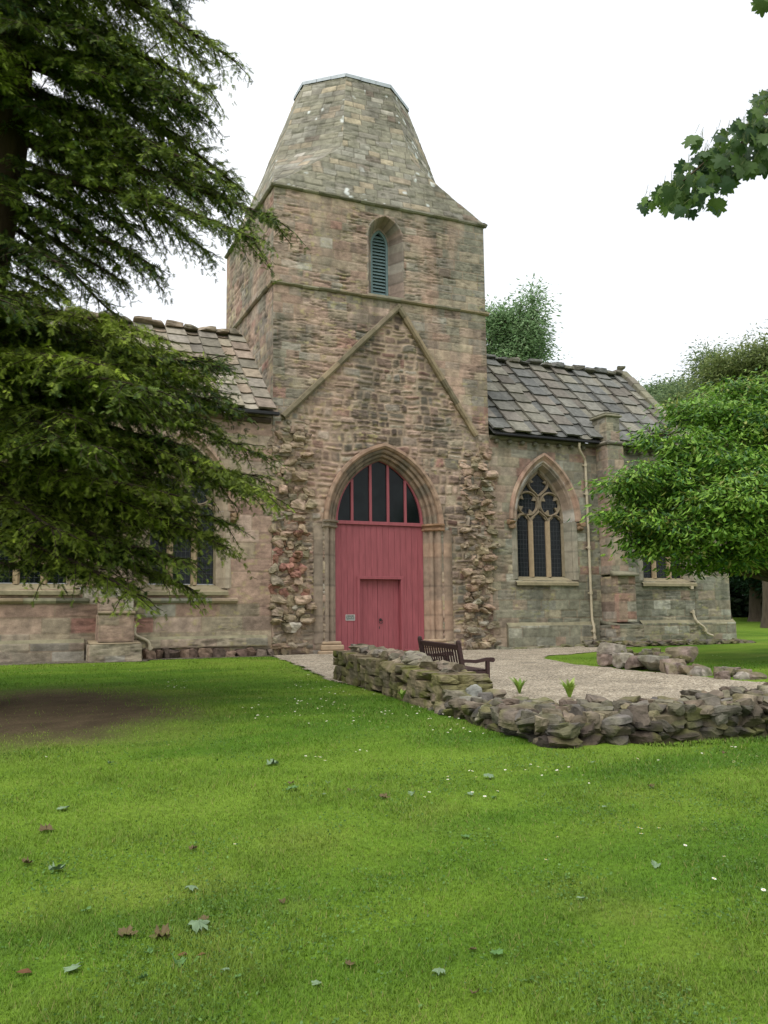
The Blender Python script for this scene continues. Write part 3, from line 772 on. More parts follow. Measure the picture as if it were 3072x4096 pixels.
# ------------------------------------------------------------------ louvred tower window
mb = MB()
pl = np.concatenate([P_GREY, P_BROWN * 1.1, P_PINK * .9])
arch_loft(mb, LC, D, 13.36, [(.66, .84, .02), (.60, .77, -.015), (.575, .74, 0), (.34, .56, .47), (.30, .5, .48), (.30, .5, .7)], 24, pl, 71, 5)
jamb_loft(mb, LC, D, 11.5, 13.36, [(.66, .02), (.60, -.015), (.575, 0), (.46, .23), (.34, .47), (.30, .48), (.30, .7)], pl, 72, .33)
mb.box((LC - .6, D - .02, 11.46), (LC + .6, D + .7, 11.52), lin((140, 134, 116)))
lw = mb.build('louvre_window', M_TRIM, church)
mb = MB(); ly = D + .50
L = arch_line(.27, .46, 14); L = np.concatenate([[(.27, -1.83)], L, [(-.27, -1.83)]])
strip2d(mb, np.stack([LC + L[:, 0], 13.36 + L[:, 1]], 1), .09, ly, ly + .1, (.5, .5, .5), cham=.9)
mb.box((LC - .3, ly + .01, 11.522), (LC + .3, ly + .09, 11.60))
for k in range(19):
    z = 11.66 + k * .108; hw = .25 if z < 13.36 else .25 * max(0.1, 1 - ((z - 13.36) / .45) ** 1.5)
    if z > 13.72: break
    V = np.array([(LC - hw, ly + .03, z), (LC + hw, ly + .03, z), (LC + hw, ly + .11, z + .10), (LC - hw, ly + .11, z + .10), (LC - hw, ly + .03, z - .02), (LC + hw, ly + .03, z - .02), (LC + hw, ly + .11, z + .08), (LC - hw, ly + .11, z + .08)])
    mb.add(V, [(0, 1, 2, 3), (4, 7, 6, 5), (0, 4, 5, 1), (3, 2, 6, 7), (0, 3, 7, 4), (1, 5, 6, 2)])
mb.build('louvre', M_LOUVRE, lw)
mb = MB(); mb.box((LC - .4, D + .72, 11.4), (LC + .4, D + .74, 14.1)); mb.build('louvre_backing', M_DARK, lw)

# ------------------------------------------------------------------ broached octagonal stump spire
SP_H, SP_CX, SP_CY = 4.85, (TU0 + TU1) / 2, D + TDEP / 2
def sp_dims(h):
    t = h / SP_H
    wx = (TU1 - TU0) / 2 + .03 - (3.60 - 1.90) * t; wy = TDEP / 2 + .03 - (2.88 - 1.66) * t
    k = np.maximum(.4142, 1 - (1 - .4142) * h / 1.95)
    return wx, wy, k
def sp_back(h): return TDEP / 2 + .03 - (2.88 - .55) * h / SP_H
def spire_face(mb, P0, P1, res, seed, nh):
    """P0(h), P1(h): left and right edge as arrays (n,3)"""
    h = np.linspace(0, SP_H, nh); A = P0(h); B = P1(h)
    W = np.linalg.norm(B - A, axis=1).max(); nu = max(3, int(W / res) + 1); s = np.linspace(0, 1, nu)
    V = A[:, None] * (1 - s)[None, :, None] + B[:, None] * s[None, :, None]
    ln = np.linalg.norm(B - A, axis=1)
    U = (s[None] - .5) * ln[:, None]; Z = np.broadcast_to(h[:, None] * 1.06, U.shape)
    lay = Layout(-4, 4, 0, 6, seed, (.2, .27), (.28, .62), (.012, 1.8))
    ids, du, dz, cx, cz = lay.q(U + .001, Z + 0)
    dist = np.minimum(du, dz)
    n = np.cross(B - A, UPV); ok = np.linalg.norm(n, axis=1) > 1e-6; n[~ok] = n[ok][0]; n /= np.linalg.norm(n, axis=1)[:, None]
    col = stone_colour(ids, (.0 + 0 * cx, .5, 3.2, .12, .0, .10), seed) * 1.05
    col = col * (.75 + .5 * fbm(U * 8, Z * 8, seed, 4))[..., None]
    mort = (1 - sstep(.008, .02, dist))[..., None]
    col = col * (1 - .8 * mort) + lin((112, 106, 90)) * .8 * mort * (.7 + .5 * fbm(U * 5, Z * 5, seed + 3, 3))[..., None]
    br = sstep(.52, .7, fbm(U * 1.1, Z * .5, seed + 5, 4))[..., None]; col = col * (1 - .28 * br)
    wl_ = (sstep(.74, .80, fbm(U * 3.2, Z * 3.2, seed + 6, 3)) * sstep(.45, .6, fbm(U * .8, Z * .8, seed + 7, 2)))[..., None]
    col = col * (1 - wl_) + lin((196, 196, 186)) * wl_                               # pale lichen rosettes
    hgt = .012 * sstep(0, .02, dist) + .022 * (hrand(ids, 4, 0, seed) - .5) - .02 * sstep(.55, .75, fbm(U * 3, Z * 9, seed + 8, 3))
    ef = np.minimum(s, 1 - s)[None] * ln[:, None]; hgt = hgt * sstep(0, .03, ef)
    V = V + hgt[..., None] * n[:, None]
    V[..., 2] += 14.47; col = col * np.array([.96, .98, 1.05])
    i = np.arange(nh - 1)[:, None] * nu + np.arange(nu - 1)[None]
    mb.add(V.reshape(-1, 3), np.stack([i, i + 1, i + nu + 1, i + nu], -1).reshape(-1, 4), col.reshape(-1, 3))
def sp_pt(sx, sy, main):
    """corner of the octagon ring: main=0 on an x-facing side, 1 on a y-facing side"""
    def f(h):
        wx, wy, k = sp_dims(h)
        if sy > 0: wy = sp_back(h)
        X = SP_CX + sx * (wx * k if main else wx); Y = SP_CY + sy * (wy if main else wy * k)
        return np.stack([X, Y, h], 1)
    return f
mb = MB()
spire_face(mb, sp_pt(-1, -1, 1), sp_pt(1, -1, 1), .03, 81, 160)
spire_face(mb, sp_pt(-1, -1, 0), sp_pt(-1, -1, 1), .03, 82, 160)
spire_face(mb, sp_pt(1, -1, 1), sp_pt(1, -1, 0), .03, 83, 160)
spire_face(mb, sp_pt(-1, 1, 0), sp_pt(-1, -1, 0), .06, 84, 90)
spire_face(mb, sp_pt(1, -1, 0), sp_pt(1, 1, 0), .06, 85, 90)
spire_face(mb, sp_pt(1, 1, 1), sp_pt(-1, 1, 1), .15, 86, 40)
spire_face(mb, sp_pt(-1, 1, 1), sp_pt(-1, 1, 0), .15, 87, 40)
spire_face(mb, sp_pt(1, 1, 0), sp_pt(1, 1, 1), .15, 88, 40)
mb.build('spire', M_STONE, church, True)
mb = MB()
wx, wy, k = [float(v) for v in sp_dims(np.array(SP_H))]; wb = float(sp_back(SP_H))
ring = [(-wx * k, -wy), (wx * k, -wy), (wx, -wy * k), (wx, wb * k), (wx * k, wb), (-wx * k, wb), (-wx, wb * k), (-wx, -wy * k)]
zt = 14.47 + SP_H
for j in range(8):
    a = np.array(ring[j]); b = np.array(ring[(j + 1) % 8]); n = max(1, int(np.linalg.norm(b - a) / .4))
    for q in range(n):
        p0 = a + (b - a) * q / n; p1 = a + (b - a) * (q + 1) / n - (b - a) / np.linalg.norm(b - a) * .01
        V = []
        for (f, z) in ((1.035, zt - .05 - RNG.uniform(0, .02)), (1.035, zt + .06), (.0, zt + .10)):
            for p in (p0, p1): V.append((SP_CX + p[0] * f, SP_CY + p[1] * f, z))
        mb.add(np.array(V), np.array([(0, 1, 3, 2), (2, 3, 5, 4)]))
mb.build('lead_cap', M_CAPLEAD, church)

# ------------------------------------------------------------------ transept walls
LU0, RU1 = -9.0, 22.5
EAVE = 7.42
WINS = [(16.32, 4.75, 2.95, 'r'), (21.35, 4.75, 2.95, 'r'), (4.69, 4.62, 2.62, 'l'), (0.86, 4.62, 2.62, 'l'), (-3.9, 4.62, 2.62, 'l')]
WA, WR = 1.17, 1.98          # half width and rise of the window opening at the wall face
def hole_wall(u, z):
    h = np.zeros(u.shape, bool)
    for c, sp, sill, _ in WINS: h |= in_arch(u, z, c, WA + .04, sp - .02, WR + .05, sill - .16)
    return h
def w_right(cx, cz):
    n = fbm(cx * .5, cz * .5, 91, 3)
    g = np.clip(sstep(14.9, 16.2, cx + 2 * (n - .5)) * (1.1 - .45 * sstep(4.9, 6.4, cz)) + .35 * (1 - sstep(1.5, 3.5, cz)), 0, 1)
    red = .15 + .5 * sstep(5.6, 6.2, cz) * (cx < 19)
    return (1.0 * (1 - .8 * g), 1.0 * (1 - .35 * g), .2 + 2.6 * g, .2, red, .18)
def w_left(cx, cz):
    low = 1 - sstep(1.2, 2.0, cz + .8 * (fbm(cx * .5, cz * .5, 92, 3) - .5))
    return (1.6 * (1 - .5 * low), 1.3, .1 + .5 * low, .05, .12, .25 + .5 * low)
mb = MB()
llow = Layout(LU0, TU0, .3, EAVE, 101, (.30, .46), (.6, 1.5), (.006, 1.2))
mb.add(*masonry((LU0, D + .03, .30), (1, 0, 0), TU0 - LU0 + .02, EAVE - .3, .03, llow, w_left, LU0, hole_wall, seed=102, erosion=.15, joint=.014, stain=.4, pink=.3))
mb.add(*masonry((LU0, D + 7, .30), (0, -1, 0), 7, EAVE - .3, .12, Layout(0, 7, .3, EAVE, 103), w_left, 0, seed=103))
mb.build('transept_wall', M_STONE, church, True)
mb = MB()
rlow = Layout(TU1, RU1 + 2, .4, EAVE, 111, (.24, .33), (.34, .8), (.008, 1.4))
mb.add(*masonry((TU1 - .02, D + .03, .40), (1, 0, 0), RU1 - TU1 + .02, EAVE - .4, .03, rlow, w_right, TU1 - .02, hole_wall, seed=112, erosion=.6, joint=.010, pink=.15, tint=(.94, 1.0, .97)))
mb.add(*masonry((RU1, D + .03, .40), (0, 1, 0), 7.0, EAVE - .4, .08, Layout(0, 7, .4, EAVE, 113), w_right, 20, seed=113))
V = np.array([(RU1, D + .03, EAVE), (RU1, D + 7.03, EAVE), (RU1, D + 3.53, 11.1)]); mb.add(V, [(0, 1, 2)], P_GREY[0])
mb.build('transept_wall', M_STONE, church, True)
# angle buttress beyond the gable, lower than the eaves
def stone_block(mb, u0, u1, y0, y1, z0, z1, lay, wf, seed, res=.03, sides='lfr'):
    if 'f' in sides: mb.add(*masonry((u0, y0, z0), (1, 0, 0), u1 - u0, z1 - z0, res, lay, wf, u0, seed=seed, erosion=.5, joint=.010, pink=.3, tint=(.95, 1, .97) if u0 > 14 else (1, 1, 1)))
    if 'l' in sides: mb.add(*masonry((u0, y1, z0), (0, -1, 0), y1 - y0, z1 - z0, res, lay, wf, u0 - (y1 - y0), seed=seed, erosion=.5, joint=.008))
    if 'r' in sides: mb.add(*masonry((u1, y0, z0), (0, 1, 0), y1 - y0, z1 - z0, res, lay, wf, u1, seed=seed, erosion=.5, joint=.008))
def slope_cap(mb, u0, u1, yf, yb, z0, zf, zb, col, over=.04):
    """a weathered cap: front edge at zf, rising to zb against the wall"""
    a, b = u0 - over, u1 + over; f = yf - over
    V = np.array([(a, f, z0), (b, f, z0), (b, yb, z0), (a, yb, z0), (a, f, zf), (b, f, zf), (b, yb, zb), (a, yb, zb)])
    n = 8
    mb.add(V, [(0, 3, 2, 1), (4, 5, 6, 7), (0, 1, 5, 4), (1, 2, 6, 5), (2, 3, 7, 6), (3, 0, 4, 7)], col)
mb = MB()
stone_block(mb, RU1 + .002, 24.1, D + .01, D + .9, .5, 5.4, rlow, w_right, 121)
slope_cap(mb, RU1 + .002, 24.1, D + .01, D + .9, 5.402, 5.47, 6.2, P_GREY[2])
mb.build('buttress', M_STONE, church, True)

# plinths with a sloping offset
def plinth(mb, u0, u1, z0, z1, d, lay, wf, seed, ends='lr'):
    mb.add(*masonry((u0, D + .03 - d, z0), (1, 0, 0), u1 - u0, z1 - z0, .03, lay, wf, u0, seed=seed, erosion=.4, joint=.010, pink=.1, tint=(.94, 1, .95) if u0 > 14 else (1, 1, 1)))
    n = int((u1 - u0) / .15) + 2; q = np.linspace(u0, u1, n); V = np.zeros((n, 2, 3)); V[:, :, 0] = q[:, None]
    V[:, 0, 1] = D + .03 - d; V[:, 0, 2] = z1; V[:, 1, 1] = D + .04; V[:, 1, 2] = z1 + d * .9
    V[:, 1, 2] += .012 * (vn2(q * 3, 0, seed) - .5)
    i = np.arange(n - 1)[:, None] * 2; F = np.concatenate([i, i + 2, i + 3, i + 1], 1)
    mb.add(V.reshape(-1, 3), F, lin((134, 128, 104)) * (.7 + .5 * vn3(V.reshape(-1, 3) * 4, seed))[:, None])
    for (e, uu) in (('l', u0), ('r', u1)):
        if e in ends: mb.add([(uu, D + .03 - d, z0), (uu, D + .05, z0), (uu, D + .05, z1 + d * .9), (uu, D + .03 - d, z1)], [(0, 1, 2, 3)], lin((120, 114, 96)))
w_gr = lambda cx, cz: (.35 + 0 * cx, .8, 2.2, .15, .04, .3)
w_lp = lambda cx, cz: (.3 + 0 * cx, 1.6, .8, .05, .02, .9)
mb = MB(); plinth(mb, LU0, 2.18, .35, 1.10, .12, llow, w_lp, 131, ''); mb.build('plinth', M_STONE, church, True); mb = MB(); plinth(mb, 3.50, 7.0, .92, 1.14, .10, llow, w_lp, 132); mb.build('plinth', M_STONE, church, True)
mb = MB(); plinth(mb, 14.75, 18.10, .40, 1.36, .13, rlow, w_gr, 133, 'l'); mb.build('plinth', M_STONE, church, True); mb = MB(); plinth(mb, 20.0, 24.2, .5, 1.38, .13, rlow, w_gr, 134, 'r'); mb.build('plinth', M_STONE, church, True)
# rough footing stones showing under the plinths
mb = MB(); r = np.random.default_rng(5)
u = 3.6
while u < 7.0:
    w = r.uniform(.18, .4); rock(mb, (u + w / 2, D - .02, .72 + r.uniform(-.03, .03)), (w, .34, r.uniform(.26, .40)), 0, P_BROWN[r.integers(6)] * .85, int(r.integers(1e6)), .25, .25); u += w * .95
mb.build('footing', M_RUIN, church); mb = MB()
u = 14.3
while u < 18.2:
    w = r.uniform(.3, .7); rock(mb, (u + w / 2, D - .16, .62 + r.uniform(-.03, .03)), (w, .5, r.uniform(.16, .26)), 0, P_GREY[r.integers(6)] * .72, int(r.integers(1e6)), .25, .3, moss=.4); u += w * .95
mb.build('footing', M_RUIN, church)

# string course below the left windows
mb = MB(); pal = np.concatenate([P_BUFF * .95, P_GREY])
moulding(mb, (LU0, D + .03, 2.17), (2.30, D + .03, 2.17), (0, -1, 0), .15, .11, 1.1, pal, 141, .005); mb.build('string_course', M_TRIM, church); mb = MB()
moulding(mb, (3.40, D + .03, 2.17), (6.15, D + .03, 2.17), (0, -1, 0), .15, .11, 1.1, pal, 142, .005)
mb.build('string_course', M_TRIM, church)

# buttresses
w_bl = lambda cx, cz: (1.3 + 0 * cx, 1.5, .25, .05, .2, .3)
mb = MB(); lb = Layout(0, 6, .3, 8, 151, (.28, .42), (.5, .95), (.006, 1.2))
stone_block(mb, 2.24, 3.50, D - .78, D + .03, .35, 1.06, lb, w_lp, 152); slope_cap(mb, 2.28, 3.46, D - .74, D + .03, 1.062, 1.08, 1.16, P_BUFF[1] * .9, .02)
stone_block(mb, 2.46, 3.32, D - .60, D + .03, 1.12, 1.80, lb, w_bl, 153); moulding(mb, (2.43, D - .60, 1.84), (3.35, D - .60, 1.84), (0, -1, 0), .09, .05, 1.5, P_BUFF, 3, .004)
stone_block(mb, 2.48, 3.30, D - .56, D + .03, 1.80, 6.3, lb, w_bl, 154); slope_cap(mb, 2.48, 3.30, D - .56, D + .03, 6.302, 6.36, 7.0, P_BUFF[1])
mb.build('buttress', M_STONE, church, True)
mb = MB(); lbr = Layout(17, 21, .3, 9, 161, (.24, .34), (.35, .7), (.006, 1.4))
stone_block(mb, 18.34, 19.30, D - 1.02, D + .03, .45, 1.34, lbr, w_gr, 162); slope_cap(mb, 18.38, 19.26, D - .98, D + .03, 1.342, 1.36, 1.50, P_GREY[1] * .9, .02)
stone_block(mb, 18.46, 19.16, D - .86, D + .03, 1.44, 2.92, lbr, lambda cx, cz: (1.2 + 0 * cx, .9, .9, .2, .6, .1), 163)
slope_cap(mb, 18.46, 19.18, D - .90, D - .55, 2.922, 3.0, 3.12, P_GREY[0] * .95, .07)
stone_block(mb, 18.48, 19.14, D - .58, D + .03, 3.0, 7.30, lbr, lambda cx, cz: (.8 + 0 * cx, 1.0, 1.6, .2, .25, .1), 164)
moulding(mb, (18.42, D - .58, 7.38), (19.20, D - .58, 7.38), (0, -1, 0), .13, .09, 1.5, P_GREY, 5, .004); moulding(mb, (18.48, D + .03, 7.38), (18.48, D - .66, 7.38), (-1, 0, 0), .13, .09, 1.5, P_GREY, 6, .004)
moulding(mb, (19.14, D - .66, 7.38), (19.14, D + .03, 7.38), (1, 0, 0), .13, .09, 1.5, P_GREY, 7, .004)
stone_block(mb, 18.54, 19.08, D - .50, D + .25, 7.42, 8.28, lbr, w_gr, 165)
mb.cbox((18.46, D - .58, 8.282), (19.16, D + .30, 8.36), .02, P_GREY[0]); mb.cbox((18.50, D - .54, 8.362), (19.12, D + .27, 8.43), .03, P_GREY[4])
mb.build('buttress', M_STONE, church, True)

# ------------------------------------------------------------------ traceried windows
def circ(cx, cz, r, n=24, a0=0, a1=2 * PI): 
    t = np.linspace(a0, a1, n); return np.stack([cx + r * np.cos(t), cz + r * np.sin(t)], 1)
def bez(*P, n=14):
    P = np.array(P, float); t = np.linspace(0, 1, n)[:, None]
    if len(P) == 3: return (1 - t) ** 2 * P[0] + 2 * t * (1 - t) * P[1] + t * t * P[2]
    return (1 - t) ** 3 * P[0] + 3 * t * (1 - t) ** 2 * P[1] + 3 * t * t * (1 - t) * P[2] + t ** 3 * P[3]
def gothic_window(c, sp, sill, side, label=None):
    gy = D + .40; a, rise = .905, 1.68
    rightside = side == 'r'
    palh = lin([(170, 126, 100), (160, 118, 94), (166, 134, 108), (176, 146, 116)]) if True else None
    mb = MB()
    arch_loft(mb, c, D, sp, [(WA + .05, WR + .06, .04), (WA + .20, WR + .24, .0), (WA + .20, WR + .24, -.09), (WA + .12, WR + .15, -.11), (WA + .07, WR + .08, -.04), (WA, WR, .0)], 26, palh, 171, 6)
    pin = lin([(164, 130, 104), (150, 126, 102), (170, 146, 116), (128, 122, 106), (186, 182, 170)]) if rightside else lin([(172, 146, 116), (160, 136, 110), (178, 156, 128)])
    arch_loft(mb, c, D, sp, [(WA, WR, .0), (WA - .05, WR - .06, .0), (WA - .09, WR - .11, .07), (WA - .12, WR - .14, .06), (a + .06, rise + .08, .30), (a + .01, rise + .02, .31), (a + .005, rise, .50)], 26, pin, 172, 6)
    pj = lin([(134, 128, 108), (146, 140, 118), (128, 124, 108), (160, 146, 120)]) if rightside else lin([(170, 146, 118), (160, 138, 112), (176, 156, 128)])
    jamb_loft(mb, c, D, sill - .12, sp, [(WA + .12, .035), (WA + .06, -.004), (WA, .0), (WA - .05, .0), (WA - .09, .07), (WA - .12, .06), (a + .06, .30), (a + .01, .31), (a + .005, .50)], pj, 173, .34)
    for s in (-1, 1):
        x = c + s * (WA + .13); rock(mb, (x + s * .02, D - .08, sp - .10), (.25, .26, .15), 0, lin((150, 124, 98)) * (1 if s < 0 else .85), 3 + s, .15, .15, 3, .03)
        rock(mb, (x + s * .02, D - .08, sp - .24), (.17, .22, .16), 0, lin((140, 118, 94)) * (1 if s < 0 else .8), 8 + s, .6, .2, 3, .03)
    n = 14; q = np.linspace(c - WA - .02, c + WA + .02, n); V = np.zeros((n, 4, 3)); V[:, :, 0] = q[:, None]
    for k, (y, z) in enumerate(((gy + .1, sill), (gy - .04, sill - .02), (D - .07, sill - .22), (D - .07, sill - .31))): V[:, k, 1] = y; V[:, k, 2] = z
    i = np.arange(n - 1)[:, None] * 4 + np.arange(3)[None]
    mb.add(V.reshape(-1, 3), np.stack([i + 1, i + 5, i + 4, i], -1).reshape(-1, 4)[:, ::-1], lin((146, 136, 110)) * (.75 + .4 * vn3(V.reshape(-1, 3) * 5, 7))[:, None])
    mb.box((c - WA - .02, D - .07, sill - .312), (c + WA + .02, D + .06, sill - .31), lin((120, 112, 92)))
    wo = mb.build('window', M_TRIM, church)
    if label: wo['label'] = label
    t = MB(); y0, y1 = gy - .10, gy + .05
    cm = lin((166, 146, 118)); cs = lin((142, 130, 108)); ct = lin((138, 124, 104))
    def bar(P, w, col=None, cl=False): strip2d(t, np.asarray(P) + np.array([c, sp]), w, y0, y1, (ct if col is None else col) * RNG.uniform(.85, 1.1), cl)
    for s in (-1, 1):
        strip2d(t, np.array([(c + s * .33, sill - .03), (c + s * .33, sp * .5 + sill * .5), (c + s * .33, sp + .01)]), .17, y0 - .03, y1, cm if rightside or True else cs)
        bar(bez((s * .33, -.02), (s * .30, .20), (s * .07, .22), (0, .36)), .10)                     # ogee of the middle light
        bar(bez((s * .37, -.02), (s * .40, .27), (s * .80, .32), (s * .90, -.02), n=18), .09)        # side light head
        bar(circ(s * .435, .575, .385, 30), .085, None, True)
        bar(bez((0, .36), (s * .04, .5), (s * .02, .7), (0, .84)), .12)
        bar(bez((0, .80), (s * .12, .98), (s * .40, 1.05), (s * .37, 1.27), n=16), .085)
        bar(bez((s * .37, 1.24), (s * .33, 1.45), (s * .08, 1.5), (0, 1.70), n=14), .085)
        for (cx, cz, R, angs) in ((s * .435, .575, .35, (40, 150, 250, 330) if s > 0 else (30, 140, 210, 290)),):
            for an in angs:
                an = math.radians(an); p = np.array([cx + R * math.cos(an), cz + R * math.sin(an)]); d = -np.array([math.cos(an), math.sin(an)]); nn = np.array([-d[1], d[0]])
                Q = [p + nn * .09, p + d * .15, p - nn * .09]
                V = np.array([(c + x, y, sp + z) for y in (y0 + .03, y1) for x, z in Q]); t.add(V, [np.array([(0, 1, 2)]), np.array([(0, 3, 4, 1), (1, 4, 5, 2)])], ct)
        for (x0, z0, dx, dz) in ((s * .27, .10, -s * .11, .03), (s * .47, .13, s * .08, .01), (s * .80, .13, -s * .08, .01), (s * .30, 1.32, -s * .12, -.02)):
            Q = [(x0, z0 - .07), (x0 + dx, z0 + dz), (x0, z0 + .07)]
            V = np.array([(c + x, y, sp + z) for y in (y0 + .03, y1) for x, z in Q]); t.add(V, [np.array([(0, 1, 2)]), np.array([(0, 3, 4, 1), (1, 4, 5, 2)])], ct)
    Lc = arch_line(a, rise, 24); bar(Lc, .10)
    for s in (-1, 1): strip2d(t, np.array([(c + s * (a - .0), sill), (c + s * a, sp * .5 + sill * .5), (c + s * a, sp)]), .08, y0, y1, cs)
    t.build('tracery', M_TRIM, wo)
    g = MB(); L = arch_line(a + .03, rise + .03, 20); P = np.concatenate([[(0, 0)], [(a + .03, sill - sp)], L, [(-a - .03, sill - sp)]]); V = np.stack([c + P[:, 0], np.full(len(P), gy), sp + P[:, 1]], 1); n = len(P) - 1
    ks = np.arange(1, n); g.add(V, np.concatenate([np.stack([0 * ks, ks + 1, ks], 1), [[0, 1, n]]])); g.build('glass', M_GLASS, wo)
    ld = MB(); rr = np.random.default_rng(int(c * 10) + 999)
    x = -a + .06
    while x < a:
        top = archz(x, a, rise); ld.box((c + x - .004, gy - .012, sill), (c + x + .004, gy - .003, sp + top)); x += .118
    z = sill + .14
    while z < sp + rise - .05:
        w = a
        if z > sp:
            c0 = (rise ** 2 - a ** 2) / (2 * a); R = a + c0; w = max(math.sqrt(max(R * R - (z - sp) ** 2, 0)) - c0, .02)
        ld.box((c - w, gy - .013, z - .004), (c + w, gy - .004, z + .004)); z += .150
    ld.build('lead_lattice', M_LEAD, wo)
for (c, sp, sill, side) in WINS:
    gothic_window(c, sp, sill, side)

# ------------------------------------------------------------------ stone slab roofs
def slab_roof(u0, u1, yb, zb, yt, zt, pal, seed, phase=0.0, raised=.56, low=.44, rows=8, back=True):
    mb = MB(); r = np.random.default_rng(seed)
    dirv = np.array([0, yt - yb, zt - zb]); Ls = np.linalg.norm(dirv); dirv /= Ls; nr = np.array([0, -dirv[2], dirv[1]])
    rl = Ls / rows
    def slab(uc, w, s0, s1, lift, th, conc, col, fl=1):
        m = 6; q = np.linspace(-w / 2, w / 2, m); V = []
        wob = r.uniform(-.012, .012); lf = r.uniform(-.01, .015); skew = r.uniform(-.03, .03)
        for k, x in enumerate(q):
            e = (conc * (1 - (2 * x / w) ** 2)); se = s0 - e * 0 + conc * ((2 * x / w) ** 2) + skew * x + r.uniform(-.006, .006)
            sag = -conc * .5 * (1 - (2 * x / w) ** 2) * (lift < .03)
            for (s, h) in ((se, lift + th + lf + sag), (se + .03, lift + lf + sag - .0), (s1, lift - .035 + sag), (s1, lift + th - .05 + sag)):
                p = np.array([uc + x, yb, zb]) + dirv * s + nr * (h + wob * x)
                if fl < 0: p[1] = 2 * yt - p[1]
                V.append(p)
        V = np.array(V).reshape(m, 4, 3); V += (vn3(V * 9, seed)[..., None] - .5) * .014
        i = np.arange(m - 1)[:, None] * 4
        F = np.concatenate([np.concatenate([i + 0, i + 4, i + 7, i + 3], 1), np.concatenate([i + 1, i + 5, i + 4, i + 0], 1)])
        c = np.broadcast_to(np.asarray(col), (m * 4, 3)) * (.75 + .5 * vn3(V.reshape(-1, 3) * 6, seed + 1))[:, None]
        mb.add(V.reshape(-1, 3), F if fl > 0 else F[:, ::-1], c)
        mb.add(V[0], np.array([(0, 3, 2, 1)]) if fl > 0 else np.array([(0, 1, 2, 3)]), col); mb.add(V[-1], np.array([(0, 1, 2, 3)]) if fl > 0 else np.array([(0, 3, 2, 1)]), col)
    for fl in ((1, -1) if back else (1,)):
        u = u0 - phase; k = 0
        while u < u1:
            up = k % 2 == 0; w = raised if up else low
            lo = max(u, u0); hi = min(u + w, u1)
            if hi - lo > .08:
                shift = r.uniform(-.08, .08) + (0 if up else rl * .42)
                for j in range(-1, rows + 1):
                    s0 = max(j * rl + shift, -.02); s1 = min(j * rl + shift + rl * 1.12, Ls)
                    if s1 - s0 < .15: continue
                    col = pal[r.integers(len(pal))] * r.uniform(.78, 1.18)
                    slab((lo + hi) / 2, (hi - lo) * (1.06 if up else 1.18) + r.uniform(-.02, .03), s0, s1, .09 if up else .012, .07, .0 if up else .05, col, fl)
            u += w; k += 1
    # ridge stones
    u = u0 - phase; k = 0
    while u < u1:
        w = raised if k % 2 == 0 else low; lo = max(u, u0); hi = min(u + w, u1)
        if hi - lo > .06:
            h = .15 if k % 2 == 0 else .06
            col = pal[r.integers(len(pal))] * r.uniform(.85, 1.2); rock(mb, ((lo + hi) / 2, yt, zt + h * .4 + .05), (hi - lo - .01, .62, .10 + h * .55), 0, col, int(r.integers(1e6)), .12, .12, 3, .02)
        u += w; k += 1
    # solid underside
    for fl in (1, -1):
        y0 = yb if fl > 0 else 2 * yt - yb
        V = np.array([(u0, y0, zb - .03), (u1, y0, zb - .03), (u1, yt, zt - .03), (u0, yt, zt - .03)]); mb.add(V, [(0, 1, 2, 3) if fl > 0 else (3, 2, 1, 0)], pal[0] * .5)
    return mb.build('roof', M_SLAB, church)
pal_r = calm(lin([(106, 106, 102), (114, 112, 104), (98, 99, 97), (120, 117, 105), (110, 104, 96), (126, 122, 110), (102, 103, 99)]), .2)
pal_l = calm(lin([(152, 138, 118), (146, 138, 118), (136, 130, 120), (158, 140, 120), (128, 124, 110), (144, 128, 114), (156, 148, 132)]), .25, .9) * .9
slab_roof(TU1 + .02, 22.42, D - .26, 7.46, D + 3.5, 11.08, pal_r, 181, .2)
slab_roof(LU0, TU0 - .02, D - .26, 7.46, D + 3.5, 10.80, pal_l, 182, .36)
# raised skew stones on the gable, with a stump of a finial
mb = MB(); r = np.random.default_rng(8)
for k in range(10):
    t0, t1 = k / 10, (k + 1) / 10 - .008
    p0 = np.array([22.56, D - .2 + 3.7 * t0, 7.5 + 3.66 * t0]); p1 = np.array([22.56, D - .2 + 3.7 * t1, 7.5 + 3.66 * t1])
    c = (p0 + p1) / 2; M = Matrix.Translation(c) @ Matrix.Rotation(math.atan2(3.66, 3.7), 4, 'X')
    mb.cbox((-.17, -.26, -.1), (.17, .26, .24 + r.uniform(-.02, .03)), .02, P_GREY[r.integers(6)] * r.uniform(.75, 1), M)
rock(mb, (22.56, D + 3.5, 11.42), (.28, .3, .22), 0, P_GREY[1] * .8, 5, .2, .3)
mb.build('skew', M_TRIM, church)
# eaves: corbelled cornice and gutter
mb = MB(); moulding(mb, (TU1 + .05, D + .03, 7.36), (18.40, D + .03, 7.36), (0, -1, 0), .13, .16, 1.3, P_GREY * .55, 191)
def corbels(a, b):
    while a < b - .14: mb.cbox((a, D - .14, 7.17), (a + .13, D + .05, 7.29), .03, P_GREY[1] * .75); a += .48
corbels(TU1 + .2, 18.40); mb.build('cornice', M_TRIM, church); mb = MB()
moulding(mb, (19.2, D + .03, 7.36), (RU1, D + .03, 7.36), (0, -1, 0), .13, .16, 1.3, P_GREY * .55, 192)
corbels(19.3, RU1); mb.build('cornice', M_TRIM, church)
mb = MB(); moulding(mb, (LU0, D + .03, 7.28), (TU0 - .06, D + .03, 7.28), (0, -1, 0), .16, .14, 1.3, P_BROWN * .6, 193); mb.build('cornice', M_TRIM, church)
mb = MB(); mb.cbox((LU0, D - .36, 7.375), (TU0 + .10, D - .22, 7.47), .015); mb.build('gutter', M_GUTTER, church)
